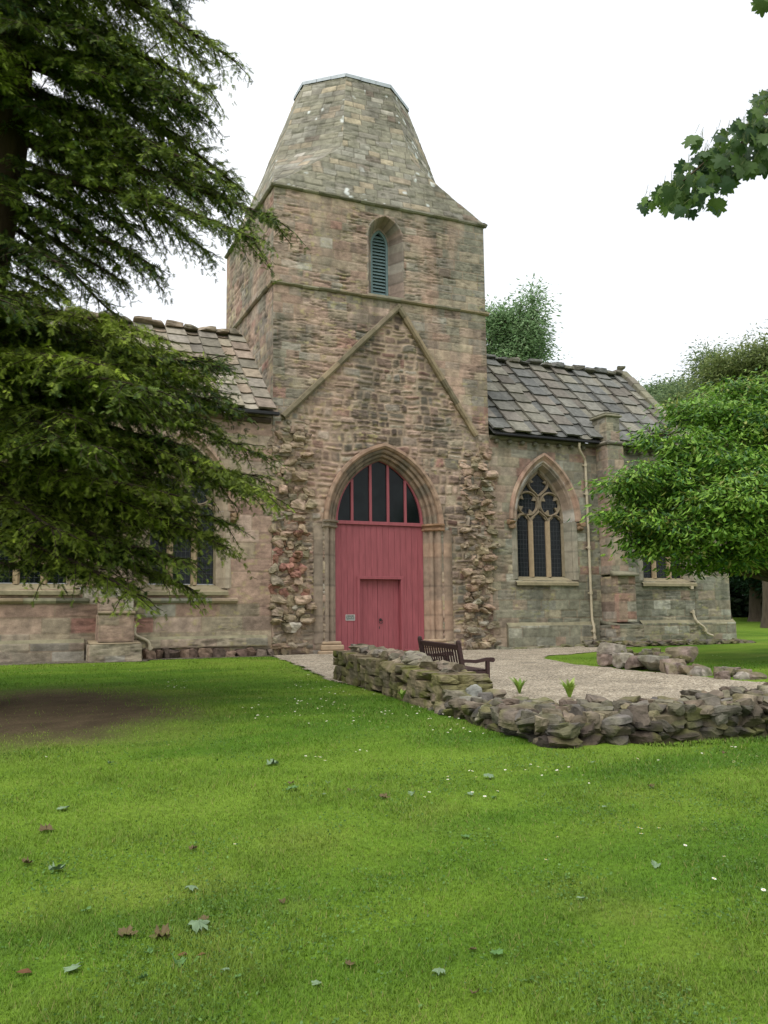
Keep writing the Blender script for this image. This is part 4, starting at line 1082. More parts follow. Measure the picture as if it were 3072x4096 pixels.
mb = MB(); mb.cbox((TU1 + .1, D - .33, 7.385), (18.38, D - .2, 7.455), .015); mb.build('gutter', M_GUTTER, church); mb = MB(); mb.cbox((19.24, D - .33, 7.385), (RU1, D - .2, 7.455), .015); mb.build('gutter', M_GUTTER, church)
# cream painted down pipes
def downpipe(P, collars):
    mb = MB(); P = np.array(P, float); Q = [P[0]]
    for a, b in zip(P[:-1], P[1:]):
        n = max(2, int(np.linalg.norm(b - a) / .12)); Q += [a + (b - a) * k / n for k in range(1, n + 1)]
    Q = np.array(Q); Q[1:-1] = .25 * Q[:-2] + .5 * Q[1:-1] + .25 * Q[2:]
    mb.tube(Q, .042, 10)
    for p in collars:
        mb.tube([(p[0], p[1], p[2] - .05), (p[0], p[1], p[2] + .05)], .058, 10); mb.box((p[0] - .09, p[1] + .03, p[2] - .02), (p[0] + .09, p[1] + .06, p[2] + .02))
    mb.build('downpipe', M_PIPE, church)
py = D - .06
downpipe([(17.60, D - .26, 7.36), (17.60, D - .22, 7.16), (17.96, py, 6.82), (17.96, py, 6.6), (17.97, py - .02, 1.5), (17.97, D - .17, 1.3), (17.98, D - .17, .70)], [(17.96, py, 6.66), (17.96, py, 5.7), (17.965, py - .01, 3.9), (17.97, py - .02, 2.4), (17.97, D - .17, 1.16), (17.98, D - .17, .95)])
downpipe([(22.30, D - .26, 7.36), (22.30, py, 7.0), (22.30, py, 1.62), (22.34, D - .20, 1.36), (22.62, D - .22, 1.24), (22.66, D - .22, 1.0), (22.95, D - .24, .93)], [(22.30, py, 5.2), (22.30, py, 2.6), (22.30, py, 1.75), (22.66, D - .22, 1.12)])
downpipe([(3.42, D - .26, 7.36), (3.42, py, 7.1), (3.42, py, 1.36), (3.42, D - .10, 1.26), (3.76, D - .13, 1.12), (3.80, D - .13, 1.0), (3.80, D - .13, .62)], [(3.42, py, 5.4), (3.42, py, 3.5), (3.42, py, 1.95), (3.80, D - .13, .92)])

# plaque on the screen
PQ = thing('door_plaque', 'small grey plaque with white border on the red door screen', 'sign', (9.62, SY, 1.67))
mb = MB(); mb.cbox((9.475, SY - .016, 1.59), (9.765, SY - .002, 1.755), .003); plate = mb.build('plate', M_PLAQUE, PQ)
mb = MB()
for a, b in (((9.475, 1.745), (9.765, 1.757)), ((9.475, 1.588), (9.765, 1.600)), ((9.475, 1.600), (9.487, 1.745)), ((9.753, 1.600), (9.765, 1.745))): mb.box((a[0], SY - .019, a[1]), (b[0], SY - .0155, b[1]))
mb.build('border', M_WHITE, PQ)
mb = MB(); rr = np.random.default_rng(3)
for z, words in ((1.716, ((9.500, 9.57), (9.585, 9.68), (9.695, 9.745))), (1.672, ((9.52, 9.56), (9.575, 9.655), (9.67, 9.725))), (1.626, ((9.50, 9.545), (9.56, 9.735)))):
    for (a, b) in words:
        x = a
        while x < b - .008:
            mb.box((x, SY - .0175, z - .008), (x + .004, SY - .0155, z + .008)); mb.box((x, SY - .0175, z + (.004 if rr.random() < .5 else -.008)), (x + .009, SY - .0155, z + (.008 if rr.random() < .5 else -.004) + .002)); x += .0125
mb.build('lettering', M_WHITE, PQ)

# ------------------------------------------------------------------ ruined nave walls
RP = calm(np.concatenate([P_GREY * .72, P_BROWN * .78, P_BUFF * .6, lin([(108, 106, 104), (94, 92, 92), (120, 114, 106), (84, 80, 76)])]), .45, .9)
def gz(x, y): return float(ground(x, y))
def rubble_wall(mb, P0, P1, thick, h0, h1, seed, top=True, size=(.2, .42), ch=(.10, .2), moss=.45, inner=-1, pal=RP, dark=1.0):
    """dry rubble wall from P0 to P1: P is the outer foot line, thickness goes to the left of the direction * inner"""
    r = np.random.default_rng(seed); P0 = np.array(P0, float); P1 = np.array(P1, float); L = np.linalg.norm(P1 - P0); t = (P1 - P0) / L; n = np.array([-t[1], t[0]]) * inner
    ang = math.atan2(t[1], t[0])
    ht = lambda s: h0 + (h1 - h0) * s / L
    # core
    m = max(3, int(L / .25)); q = np.linspace(.06, L - .06, m); V = np.zeros((m, 5, 3))
    for k, (w, f) in enumerate(((.10, -.15), (.10, .86), (thick * .5, .98), (thick - .1, .86), (thick - .1, -.15))):
        p = P0 + q[:, None] * t + w * n; V[:, k, :2] = p; V[:, k, 2] = ground(p[:, 0], p[:, 1]) + ht(q) * f
    V += (vn3(V * 4, seed)[..., None] - .5) * .07
    i = np.arange(m - 1)[:, None] * 5 + np.arange(4)[None]; F = np.stack([i, i + 1, i + 6, i + 5], -1).reshape(-1, 4)
    cc = lin((92, 84, 66)); mb.add(V.reshape(-1, 3), F, cc * (.55 + .8 * vn3(V.reshape(-1, 3) * 5, 4))[:, None])
    for (side, w0) in ((0, 0.0), (1, thick)):
        z = 0.0
        while True:
            h = r.uniform(*ch); s = -r.uniform(0, .15); done = True
            while s < L:
                w = r.uniform(*size) * (1.3 if r.random() < .12 else 1); sc = min(max(s + w / 2, 0), L)
                if z + h * .45 < ht(sc):
                    done = False; p = P0 + sc * t + n * (w0 + (1 if side == 0 else -1) * r.uniform(.10, .17))
                    c = pal[r.integers(len(pal))] * r.uniform(.65, 1.1) * dark  # face stones toned down: shade and damp moss painted together, tops left lighter
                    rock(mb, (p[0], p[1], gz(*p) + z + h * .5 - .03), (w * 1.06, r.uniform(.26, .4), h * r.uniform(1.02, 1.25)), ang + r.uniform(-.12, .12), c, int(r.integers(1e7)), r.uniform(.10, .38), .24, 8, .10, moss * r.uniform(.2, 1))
                s += w
            z += h * .92
            if done or z > 2: break
    if top:
        s = 0
        while s < L:
            w = .12
            while w < thick - .05:
                sz = r.uniform(.16, .38); p = P0 + (s + r.uniform(-.08, .08)) * t + n * (w + r.uniform(-.05, .05))
                c = pal[r.integers(len(pal))] * r.uniform(.65, 1.05)
                if r.random() < .02: c = P_PALE[r.integers(3)] * .5
                rock(mb, (p[0], p[1], gz(*p) + ht(s) - .03 + r.uniform(-.03, .05)), (sz, sz * r.uniform(.6, 1), r.uniform(.09, .22)), r.uniform(0, 3.1), c, int(r.integers(1e7)), r.uniform(.15, .5), .28, 8, .25, moss * r.uniform(0, .8))
                w += sz * .72
            s += r.uniform(.17, .28)
def ashlar_wall(mb, P0, P1, thick, h0, h1, seed):
    r = np.random.default_rng(seed); P0 = np.array(P0, float); P1 = np.array(P1, float); L = np.linalg.norm(P1 - P0); t = (P1 - P0) / L; n = np.array([-t[1], t[0]]) * -1
    ang = math.atan2(t[1], t[0]); pal = lin([(138, 124, 100), (128, 116, 94), (144, 130, 106), (120, 110, 90)])
    nc = 4
    for side in (0, 1):
        for k in range(nc):
            s = -r.uniform(0, .2)
            while s < L - .05:
                w = min(r.uniform(.26, .52), L - s + .02); a = max(s, 0); sc = (a + s + w) / 2
                h = (h0 + (h1 - h0) * sc / L) / nc
                p = P0 + sc * t + n * (.14 if side == 0 else thick - .14)
                rock(mb, (p[0], p[1], gz(*p) + h * (k + .5)), (s + w - a + .004, .30, h * 1.04), ang, pal[r.integers(4)] * r.uniform(.62, 1.0), int(r.integers(1e7)), .09, .12, 2, .02, r.uniform(.1, .9))
                s += w
    m = int(L / .2); q = np.linspace(.1, L - .1, m); V = np.zeros((m, 4, 3))
    for k, w in enumerate((.18, .4, thick - .4, thick - .18)):
        p = P0 + q[:, None] * t + w * n; V[:, k, :2] = p; V[:, k, 2] = ground(p[:, 0], p[:, 1]) + (h0 + (h1 - h0) * q / L) * (.95 if k in (0, 3) else 1.03)
    V += (vn3(V * 5, seed)[..., None] - .5) * .06
    i = np.arange(m - 1)[:, None] * 4 + np.arange(3)[None]; mb.add(V.reshape(-1, 3), np.stack([i, i + 1, i + 5, i + 4], -1).reshape(-1, 4), lin((104, 92, 72)) * (.6 + .7 * vn3(V.reshape(-1, 3) * 5, 4))[:, None])
    for w in np.arange(.14, thick, .27):
        for k in range(nc):
            p = P0 + t * r.uniform(.08, .14) + n * w; rock(mb, (p[0], p[1], gz(*p) + h0 / nc * (k + .5)), (.30, .30, h0 / nc * 1.08), ang + r.uniform(-.1, .1), pal[r.integers(4)] * r.uniform(.62, .95), int(r.integers(1e7)), .12, .16, 3, .03, .5)
    s = .5
    while s < L - .2:
        for k in range(2):
            sz = r.uniform(.22, .5); p = P0 + (s + r.uniform(-.15, .15)) * t + n * r.uniform(.38, thick - .3)
            c = RP[r.integers(len(RP))] * r.uniform(1.0, 1.5)
            if r.random() < .18: c = P_PALE[r.integers(3)] * .75
            rock(mb, (p[0], p[1], gz(*p) + h0 + (h1 - h0) * s / L + r.uniform(.0, .07)), (sz, sz * .75, r.uniform(.12, .24)), r.uniform(0, 3), c, int(r.integers(1e7)), r.uniform(.25, .5), .35, 6, .25, r.uniform(0, .35))
        s += r.uniform(.22, .34)

mb = MB()
WA0, WM, WC = (6.16, 16.3), (5.72, 11.0), (5.53, 8.08)
ashlar_wall(mb, WM, WA0, .76, .50, .56, 201)
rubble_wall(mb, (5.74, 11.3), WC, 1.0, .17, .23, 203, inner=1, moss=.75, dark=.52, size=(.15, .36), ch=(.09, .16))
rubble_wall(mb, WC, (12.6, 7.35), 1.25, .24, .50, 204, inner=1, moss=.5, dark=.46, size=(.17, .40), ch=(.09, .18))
r = np.random.default_rng(66)
for k in range(9): rock(mb, (5.84 + .08 * k + r.uniform(-.04, .04), 10.85 + r.uniform(-.12, .1), gz(5.8, 10.8) + r.uniform(.08, .26)), (r.uniform(.25, .4), .4, r.uniform(.14, .22)), r.uniform(-.4, .4), RP[r.integers(len(RP))], 700 + k, .25, .28, 5, .1, .5)
rock(mb, (6.12, 10.75, gz(6, 10.7) + .30), (.24, .18, .17), .5, lin((134, 134, 126)), 720, .85, .35, 3, .3)
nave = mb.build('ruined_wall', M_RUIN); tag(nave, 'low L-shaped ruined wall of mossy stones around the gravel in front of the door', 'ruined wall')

mb = MB(); r = np.random.default_rng(77)
palb = lin([(138, 122, 112), (150, 142, 132), (126, 112, 104), (132, 128, 118)])
s = 0; P0 = np.array([12.98, 16.95]); t = np.array([.03, -1.0])
for k, (w, h, zz, inn) in enumerate(((.55, .26, .02, 0), (.42, .32, .02, 0), (.40, .30, .02, 0), (.62, .32, .02, 0), (.42, .28, .02, .05))):
    p = P0 + t * (s + w / 2) + np.array([.16 + inn, 0]); rock(mb, (p[0], p[1], gz(*p) + .02 + h / 2), (.36, w * 1.0, h), 0, palb[k % 4] * r.uniform(.8, 1), 300 + k, .13, .18, 3, .03, .25)
    s += w
rock(mb, (13.22, 16.72, gz(13.2, 16.7) + .42), (.4, .58, .26), .1, palb[1], 310, .13, .15, 3, .03, .2)
for k in range(34):
    a = r.uniform(0, 1); p = P0 + t * r.uniform(.1, 2.2) + np.array([r.uniform(.35, 1.0), 0])
    rock(mb, (p[0], p[1], gz(*p) + r.uniform(.10, .34)), (r.uniform(.2, .4), r.uniform(.2, .42), r.uniform(.14, .26)), r.uniform(0, 3), RP[r.integers(len(RP))] * r.uniform(.8, 1.1), 320 + k, .35, .3, 5, .15, .5)
rock(mb, (13.75, 15.0, gz(13.7, 15) + .36), (.42, .55, .34), .2, palb[0] * .75, 371, .2, .2, 4, .05, .3)
q = 2.3
while q < 4.0:
    for k in range(2):
        p = P0 + t * q + np.array([r.uniform(.05, .85), 0]); f = 1 - (q - 2.3) / 2.6
        rock(mb, (p[0], p[1], gz(*p) + .05), (r.uniform(.22, .42), r.uniform(.24, .42), .30 * f + .06), r.uniform(-.3, .3), palb[r.integers(4)] * r.uniform(.65, 1), int(r.integers(1e6)), .2, .25, 4, .08, .4)
    q += r.uniform(.2, .3)
o = mb.build('ruined_wall', M_RUIN); tag(o, 'short stub of squared grey and pink blocks at the grass edge of the gravel', 'ruined wall')
mb = MB()
for k in range(150):
    f = r.uniform(0, 1) ** .8; x = 17.3 + 5.6 * f; y = 23.0 - 1.0 * f + r.uniform(-.45, .45) * (1 - .6 * f)
    rock(mb, (x, y, gz(x, y) + r.uniform(0, .14) * (1 - .75 * f)), (r.uniform(.25, .6), r.uniform(.2, .45), r.uniform(.09, .2)), r.uniform(-.4, .4), RP[r.integers(len(RP))] * r.uniform(.7, 1.0), int(r.integers(1e7)), .25, .3, 5, .12, .5)
o = mb.build('wall_footing', M_RUIN); tag(o, 'thin line of flat mossy footing stones along the grass before the right buttress', 'ruined wall')

# ------------------------------------------------------------------ bench
BX, BY = 7.55, 13.55
BZ = gz(BX, BY) - .10
bench = thing('park_bench', 'dark brown wooden slatted bench behind the ruined wall, facing right', 'bench', (BX, BY, BZ), rotz=0)
bench.rotation_euler = (math.radians(1.9), 0, math.radians(-2))
ROOT_LOC.pop(bench.name)
BL = 1.62; RK = math.radians(11)      # local: x = forward (seat to the right), y = along the bench
def leanx(z): return -(z - .42) * math.tan(RK)
for yy in (0, BL):
    mb = MB(); V = []
    for z in (0, .42, .90): 
        w = .032
        dx = leanx(z) if z > .42 else 0
        V += [(dx - .07, yy - w, z), (dx, yy - w, z), (dx, yy + w, z), (dx - .07, yy + w, z)]
    V = np.array(V); F = []
    for k in range(2):
        for j in range(4): F.append((k * 4 + j, k * 4 + (j + 1) % 4, k * 4 + 4 + (j + 1) % 4, k * 4 + 4 + j))
    mb.add(V, F + [(8, 9, 10, 11)])
    z = .90; mb.tube([(leanx(z) - .035, yy, z), (leanx(z) - .037, yy, z + .035), (leanx(z) - .038, yy, z + .05)], [.045, .04, .015], 8)
    mb.build('back_post', M_BENCH, bench)
    mb = MB(); P = [(.0, .62), (.12, .615), (.24, .605), (.36, .62), (.46, .64), (.53, .64), (.57, .62)]
    for k in range(len(P) - 1):
        (a, za), (b, zb) = P[k], P[k + 1]
        a -= .04; b -= .04
        mb.add([(a, yy - .035, za - .055), (b, yy - .035, zb - .055), (b, yy + .035, zb - .055), (a, yy + .035, za - .055), (a, yy - .035, za), (b, yy - .035, zb), (b, yy + .035, zb), (a, yy + .035, za)], [(0, 3, 2, 1), (4, 5, 6, 7), (0, 1, 5, 4), (1, 2, 6, 5), (2, 3, 7, 6), (3, 0, 4, 7)])
    mb.tube([(.53, yy - .038, .60), (.53, yy + .038, .60)], .042, 12)
    mb.build('armrest', M_BENCH, bench)
    mb = MB(); mb.cbox((.41, yy - .032, 0), (.475, yy + .032, .585), .005); mb.build('leg', M_BENCH, bench)
mb = MB()
for k in range(5): mb.cbox((.0 + k * .098, -.02 + .055, .405), (.085 + k * .098, BL - .035, .43), .005)
mb.cbox((.40, .035, .33), (.43, BL - .035, .403), .004); mb.cbox((-.05, .035, .33), (-.02, BL - .035, .403), .004)
for yy in (0, BL): mb.cbox((-.0, yy - .015, .34), (.408, yy + .015, .403), .004)
mb.build('seat', M_BENCH, bench)
mb = MB()
M = Matrix.Translation((-.03, 0, .42)) @ Matrix.Rotation(-RK, 4, 'Y')
mb.cbox((-.022, .034, .37), (.022, BL - .034, .46), .006, M=M); mb.cbox((-.02, .034, .06), (.02, BL - .034, .12), .005, M=M)
mb.cbox((-.012, BL * .34, .205), (.014, BL * .66, .245), .004, M=M)
n = 15
for k in range(n):
    y = .09 + k * (BL - .18) / (n - 1); mb.cbox((-.010, y - .022, .12), (.010, y + .022, .37), .003, M=M)
mb.build('backrest', M_BENCH, bench)

# ------------------------------------------------------------------ trees
def norm(v): return v / (np.linalg.norm(v, axis=-1, keepdims=True) + 1e-9)
def place(tv, base, X, Y, S):
    """template tv (k,3) placed at base (n,3) with axes X (along), Y (across), Z = X x Y, scale S (n,) or (n,3)"""
    Z = np.cross(X, Y); S = np.asarray(S); S = S[:, None] if S.ndim == 1 else S
    q = tv[None] * (S[:, None] if S.shape[1] == 3 else S[:, None, :])
    return base[:, None] + q[..., 0:1] * X[:, None] + q[..., 1:2] * Y[:, None] + q[..., 2:3] * Z[:, None]
def inst(tv, tf, base, X, Y, S, col):
    V = place(tv, base, X, Y, S); n, k = V.shape[:2]
    F = [(np.asarray(f)[None] + (np.arange(n) * k)[:, None, None]).reshape(-1, np.asarray(f).shape[1]) for f in tf]
    return V.reshape(-1, 3), F, np.repeat(col, k, 0)

def conifer():
    r = np.random.default_rng(1234)
    B = np.array([-.75, 14.05, .33]); lean = RT * .075
    root = thing('conifer_tree', 'large dark evergreen conifer with drooping sprays in front of the left wall', 'tree', tuple(B))
    H = 17.5
    def axis(z): return B + lean * z + UPV * z + .08 * np.array([math.sin(z * .9), math.cos(z * .7), 0])
    tb = MB(); zz = np.linspace(-.2, H, 50); P = np.array([axis(z) for z in zz]); R = .50 * (1 - zz / (H + .4)) ** .8 + .02; R[0:4] *= [1.5, 1.3, 1.12, 1.05]
    tb.tube(P, R, 14, lin((74, 60, 48)))
    # limbs: (height of the tip above the camera's ground, azimuth, reach)
    tips = []
    for (lat, z) in ((3.4, 11.6), (4.25, 9.95), (4.35, 8.55), (3.9, 9.2), (5.0, 7.32), (4.85, 6.8), (4.2, 7.9), (4.2, 5.15), (4.65, 4.15), (4.9, 3.35), (4.2, 2.62), (3.7, 2.0), (3.9, 4.6), (4.3, 3.7), (3.6, 5.3), (2.2, 2.35), (3.0, 2.3), (3.4, 3.0), (3.2, 6.6), (3.6, 10.6), (3.2, 12.6), (4.1, 3.0), (2.8, 4.2)):
        tips.append((z - .33, r.uniform(-.28, .28), lat))
    for k in range(86):
        z = 2.5 + 13.0 * r.uniform(0, 1) ** 1.15; az = r.uniform(0.35, 2 * PI - .35)
        reach = (4.9 - .10 * z - (1.2 if 5.3 < z < 6.4 else 0)) * r.uniform(.7, 1.0) * (1 if z < 12 else .85)
        tips.append((z, az, max(reach, 1.5)))
    for k in range(45):
        tips.append((r.uniform(4.5, 14.5), r.uniform(0, 2 * PI), r.uniform(.9, 2.2)))
    for (lat, z) in ((2.6, 9.0), (3.0, 8.0), (2.4, 10.4), (3.4, 7.6), (2.9, 11.2), (3.5, 9.5), (2.2, 12.2), (1.9, 8.6), (2.4, 7.0), (3.1, 4.8), (3.8, 4.0), (3.2, 3.6), (2.6, 5.4)):
        tips.append((z - .33, r.uniform(-.5, .5), lat))
    for (lat, z) in ((2.0, 6.2), (2.6, 6.5), (3.0, 6.9), (1.6, 6.6), (3.8, 7.4), (1.2, 7.4), (2.2, 7.6), (4.2, 8.2), (4.0, 8.9), (3.9, 9.5), (3.0, 9.9), (3.6, 8.3), (1.0, 6.0), (1.5, 8.4), (.9, 9.0), (3.4, 9.0), (2.8, 7.3), (1.4, 5.6), (2.0, 5.2), (1.0, 10.4), (1.6, 9.8)):
        tips.append((z - .33, r.uniform(-.35, .35), lat))
    for (lat, z) in ((4.2, 5.1), (4.0, 4.6), (4.5, 4.3), (4.6, 3.8), (4.7, 3.5), (3.9, 2.8), (3.8, 2.4), (3.4, 1.9), (3.9, 3.2), (3.2, 3.9), (3.6, 4.4), (4.0, 5.3), (3.0, 2.6), (1.4, 2.9), (1.8, 3.2), (2.6, 3.0), (1.4, 3.9), (2.2, 4.3), (3.2, 4.4), (1.0, 4.8), (2.9, 3.9), (3.6, 4.9), (2.4, 4.9), (3.9, 3.6), (3.4, 2.5), (2.8, 2.1), (.8, 3.3), (4.3, 4.6), (.5, 3.0), (4.0, 5.0)):
        tips.append((z - .33, r.uniform(-.7, .3), lat))
    sb = []; sx = []; sy = []; ss = []; sc = []
    for (zt, az, reach) in tips:
        d = RT * math.cos(az) + F0 * math.sin(az)
        rise = reach * (r.uniform(.26, .42) if zt > 5.6 else r.uniform(.10, .30)) + (.2 if zt > 6 else .0); z0 = min(max(zt + rise, .9), H - .6)
        A = axis(z0); E = B + d * reach + UPV * zt
        n = 26; t = np.linspace(0, 1, n)[:, None]; mid = A + (E - A) * .45 + UPV * r.uniform(.15, .5) * (.5 + .1 * reach)
        C = (1 - t) ** 2 * A + 2 * t * (1 - t) * mid + t * t * E
        C = C + (vn3(np.concatenate([C * 1.1 + zt, C[:, :0]], 1), 3)[:, None] - .5) * np.array([.3, .3, .15]) * t
        rad = .085 * (reach / 5) * (1 - t[:, 0]) ** .8 + .010
        tb.tube(C, rad, 6, lin((62, 50, 42)))
        br = r.uniform(.75, 1.2); warm = r.uniform(0, 1)
        tan = norm(np.gradient(C, axis=0)); side = norm(np.cross(tan, UPV))
        nb = int(reach * 19)
        for j in range(nb):
            f = .16 + .84 * (j + r.uniform(0, 1)) / nb; p = f * (n - 1); i0 = min(int(p), n - 2); w = p - i0
            base = C[i0] * (1 - w) + C[i0 + 1] * w; T = tan[i0]; sgn = 1 if j % 2 else -1
            sl = (.28 + .95 * math.sin(PI * min(f * .92, 1)) ** .8 * (1 - .45 * f)) * r.uniform(.6, 1.15) * (reach / 4.5) ** .6
            dirn = norm(T * r.uniform(.2, 1.0) + side[i0] * sgn * r.uniform(.4, 1.1) + UPV * r.uniform(-.25, .28))
            m = max(4, int(sl / .065)); q = np.linspace(0, 1, m)[:, None]
            L = base + dirn * sl * q - UPV * sl * (.30 * q ** 2) * r.uniform(.2, 1.5) + (vn3(base[None] * 3 + q * 2.5, j)[:, None] - .5) * .16 * q * sl
            if r.random() < .55: tb.tube(L[::max(1, m // 4)], np.linspace(.012, .004, len(L[::max(1, m // 4)])), 3, lin((58, 48, 38)), cap=False)
            tl = norm(np.gradient(L, axis=0)); s2 = norm(np.cross(tl, UPV))
            bb = br * r.uniform(.7, 1.3); tipn = f
            for k2 in range(m):
                for sg in (-1, 1, 0):
                    if sg == 0 and k2 % 2: continue
                    fr = k2 / (m - 1)
                    a = norm(tl[k2] * r.uniform(.2, .9) + s2[k2] * sg * r.uniform(.3, 1.1) - UPV * r.uniform(-.15, .85) + r.normal(size=3) * .25)
                    sb.append(L[k2] + r.normal(size=3) * .012); sx.append(a); sy.append(np.cross(a, UPV) + r.normal(size=3) * .45)
                    ss.append(r.uniform(.08, .15) * (1 - .25 * fr)); g = bb * r.uniform(.65, 1.35)
                    y = np.clip(warm * .6 + r.uniform(-.15, .45), 0, 1)
                    sc.append((g, y))
    tb.build('trunk', M_BARK, root)
    sb = np.array(sb); sx = norm(np.array(sx)); sy = np.array(sy); sy = norm(sy - (sy * sx).sum(1)[:, None] * sx); ss = np.array(ss); sc = np.array(sc)
    # feathery spray: rib with five pairs of needle tufts, hanging at the tip
    tv = []; tf = []
    for k in range(5):
        x = .08 + k * .18; dz = -.10 * x * x
        for s in (-1, 1):
            b = len(tv); w = .27 * (1 - .45 * k / 5)
            tv += [(x - .05, 0, dz), (x + .09, 0, dz), (x + .16, s * w * 1.25, dz - .03)]; tf.append((b, b + 1, b + 2))
    b = len(tv); tv += [(0, -.022, 0), (0, .022, 0), (1.0, 0, -.12)]; tf.append((b, b + 1, b + 2))
    ca = lin((46, 70, 34)); cb = lin((136, 152, 52))
    col = (ca * (1 - sc[:, 1:2]) + cb * sc[:, 1:2]) * sc[:, 0:1] * .95
    V, F, Cc = inst(np.array(tv), [np.array(tf)], sb, sx, sy, ss, col)
    mesh_np('crown', V, F, M_NEEDLE, Cc, False, root)
    print('conifer sprays', len(sb))
conifer()

LEAF_V = np.array([(0, 0, 0), (.3, .17, .05), (.3, 0, -.02), (.3, -.17, .05), (.65, .15, .02), (.65, 0, -.06), (.65, -.15, .02), (1, 0, -.16)])
LEAF_F = [np.array([(0, 2, 1), (0, 3, 2), (4, 5, 7), (5, 6, 7)]), np.array([(1, 2, 5, 4), (2, 3, 6, 5)])]

def limb_tree(name, label, base, H, rad, lobes, nclump, leaf, per, cols, seed, trunk_r=.3, droop=.3, mat=None, group=None, trunk_top=None, spread=.35, flat=.6, limbs=True, bark=(78, 68, 56), stretch=1.0):
    """tree with trunk, limbs to each lobe and leaf clumps scattered through the lobes (ragged by noise).
    lobes: list of (centre xyz, radii xyz)"""
    r = np.random.default_rng(seed); base = np.array(base, float)
    root = thing(name, label, 'tree', tuple(base), group)
    tb = MB(); top = np.array(trunk_top if trunk_top is not None else base + UPV * H * .8, float)
    n = 16; t = np.linspace(0, 1, n)[:, None]; P = base - UPV * .2 + (top - base + UPV * .2) * t + .03 * H * (vn3(np.concatenate([t * 3 + seed, t * 2, t], 1), 5)[:, None] - .5) * np.array([1, 1, 0]) * np.minimum(t * 3, 1)
    R = trunk_r * (1 - .85 * t[:, 0]); R[0] *= 1.45; R[1] *= 1.15
    tb.tube(P, R, 10, lin(bark))
    cb = []; cw = []
    vol = np.array([np.prod(l[1]) ** .75 for l in lobes]); vol /= vol.sum()
    for (c, rd), v in zip(lobes, vol):
        c = np.array(c, float); rd = np.array(rd, float)
        i0 = int(np.clip(((c[2] - base[2]) / max(top[2] - base[2], .1) - .25), .15, .92) * (n - 1)); A = P[i0]
        q = np.linspace(0, 1, 10)[:, None]; mid = (A + c) / 2 + UPV * .12 * np.linalg.norm(c - A)
        Lc = (1 - q) ** 2 * A + 2 * q * (1 - q) * mid + q * q * c
        if limbs: tb.tube(Lc, R[i0] * .5 * (1 - .8 * q[:, 0]) + .01, 6, lin(bark) * .9)
        k = max(6, int(nclump * v)); d = norm(r.normal(size=(k * 2, 3))); u = r.uniform(0, 1, (k * 2, 1)) ** .45
        pts = c + d * u * rd; keep = vn3(pts * (1.6 / max(rd.mean(), .4)) + seed, seed) + r.uniform(-.12, .12, k * 2) > .42
        pts = pts[keep][:k]
        cb.append(pts)
        if limbs:
            for p in pts[::max(1, len(pts) // 14)]:
                tb.tube(np.array([c + (p - c) * a + UPV * .15 * rd[2] * math.sin(a * PI) for a in np.linspace(0, 1, 5)]), np.linspace(.02, .006, 5) * max(1, trunk_r / .3), 3, lin(bark) * .85, cap=False)
    tb.build('trunk', M_BARK, root)
    cb = np.concatenate(cb); m = len(cb)
    idx = np.repeat(np.arange(m), per); N = len(idx)
    off = r.normal(size=(N, 3)) * np.array([spread, spread, spread * flat]); bp = cb[idx] + off
    out = norm(off * np.array([1, 1, .3]) + r.normal(size=(N, 3)) * spread * .5)
    X = norm(out + np.array([0, 0, -1.0]) * droop * r.uniform(.3, 1.6, (N, 1))); Y = np.cross(X, UPV) + r.normal(size=(N, 3)) * .35; Y = norm(Y - (Y * X).sum(1)[:, None] * X)
    cols = lin(cols); pick = hrand(idx, 3, 0, seed) * .65 + r.uniform(0, .35, N); col = cols[np.minimum((pick * len(cols)).astype(int), len(cols) - 1)] * (r.uniform(.7, 1.25, (N, 1)))
    V, F, C = inst(LEAF_V * np.array([1, stretch, 1]), LEAF_F, bp, X, Y, leaf * r.uniform(.6, 1.2, N), col)
    mesh_np('crown', V, F, mat or M_LEAF, C, False, root)
    return root

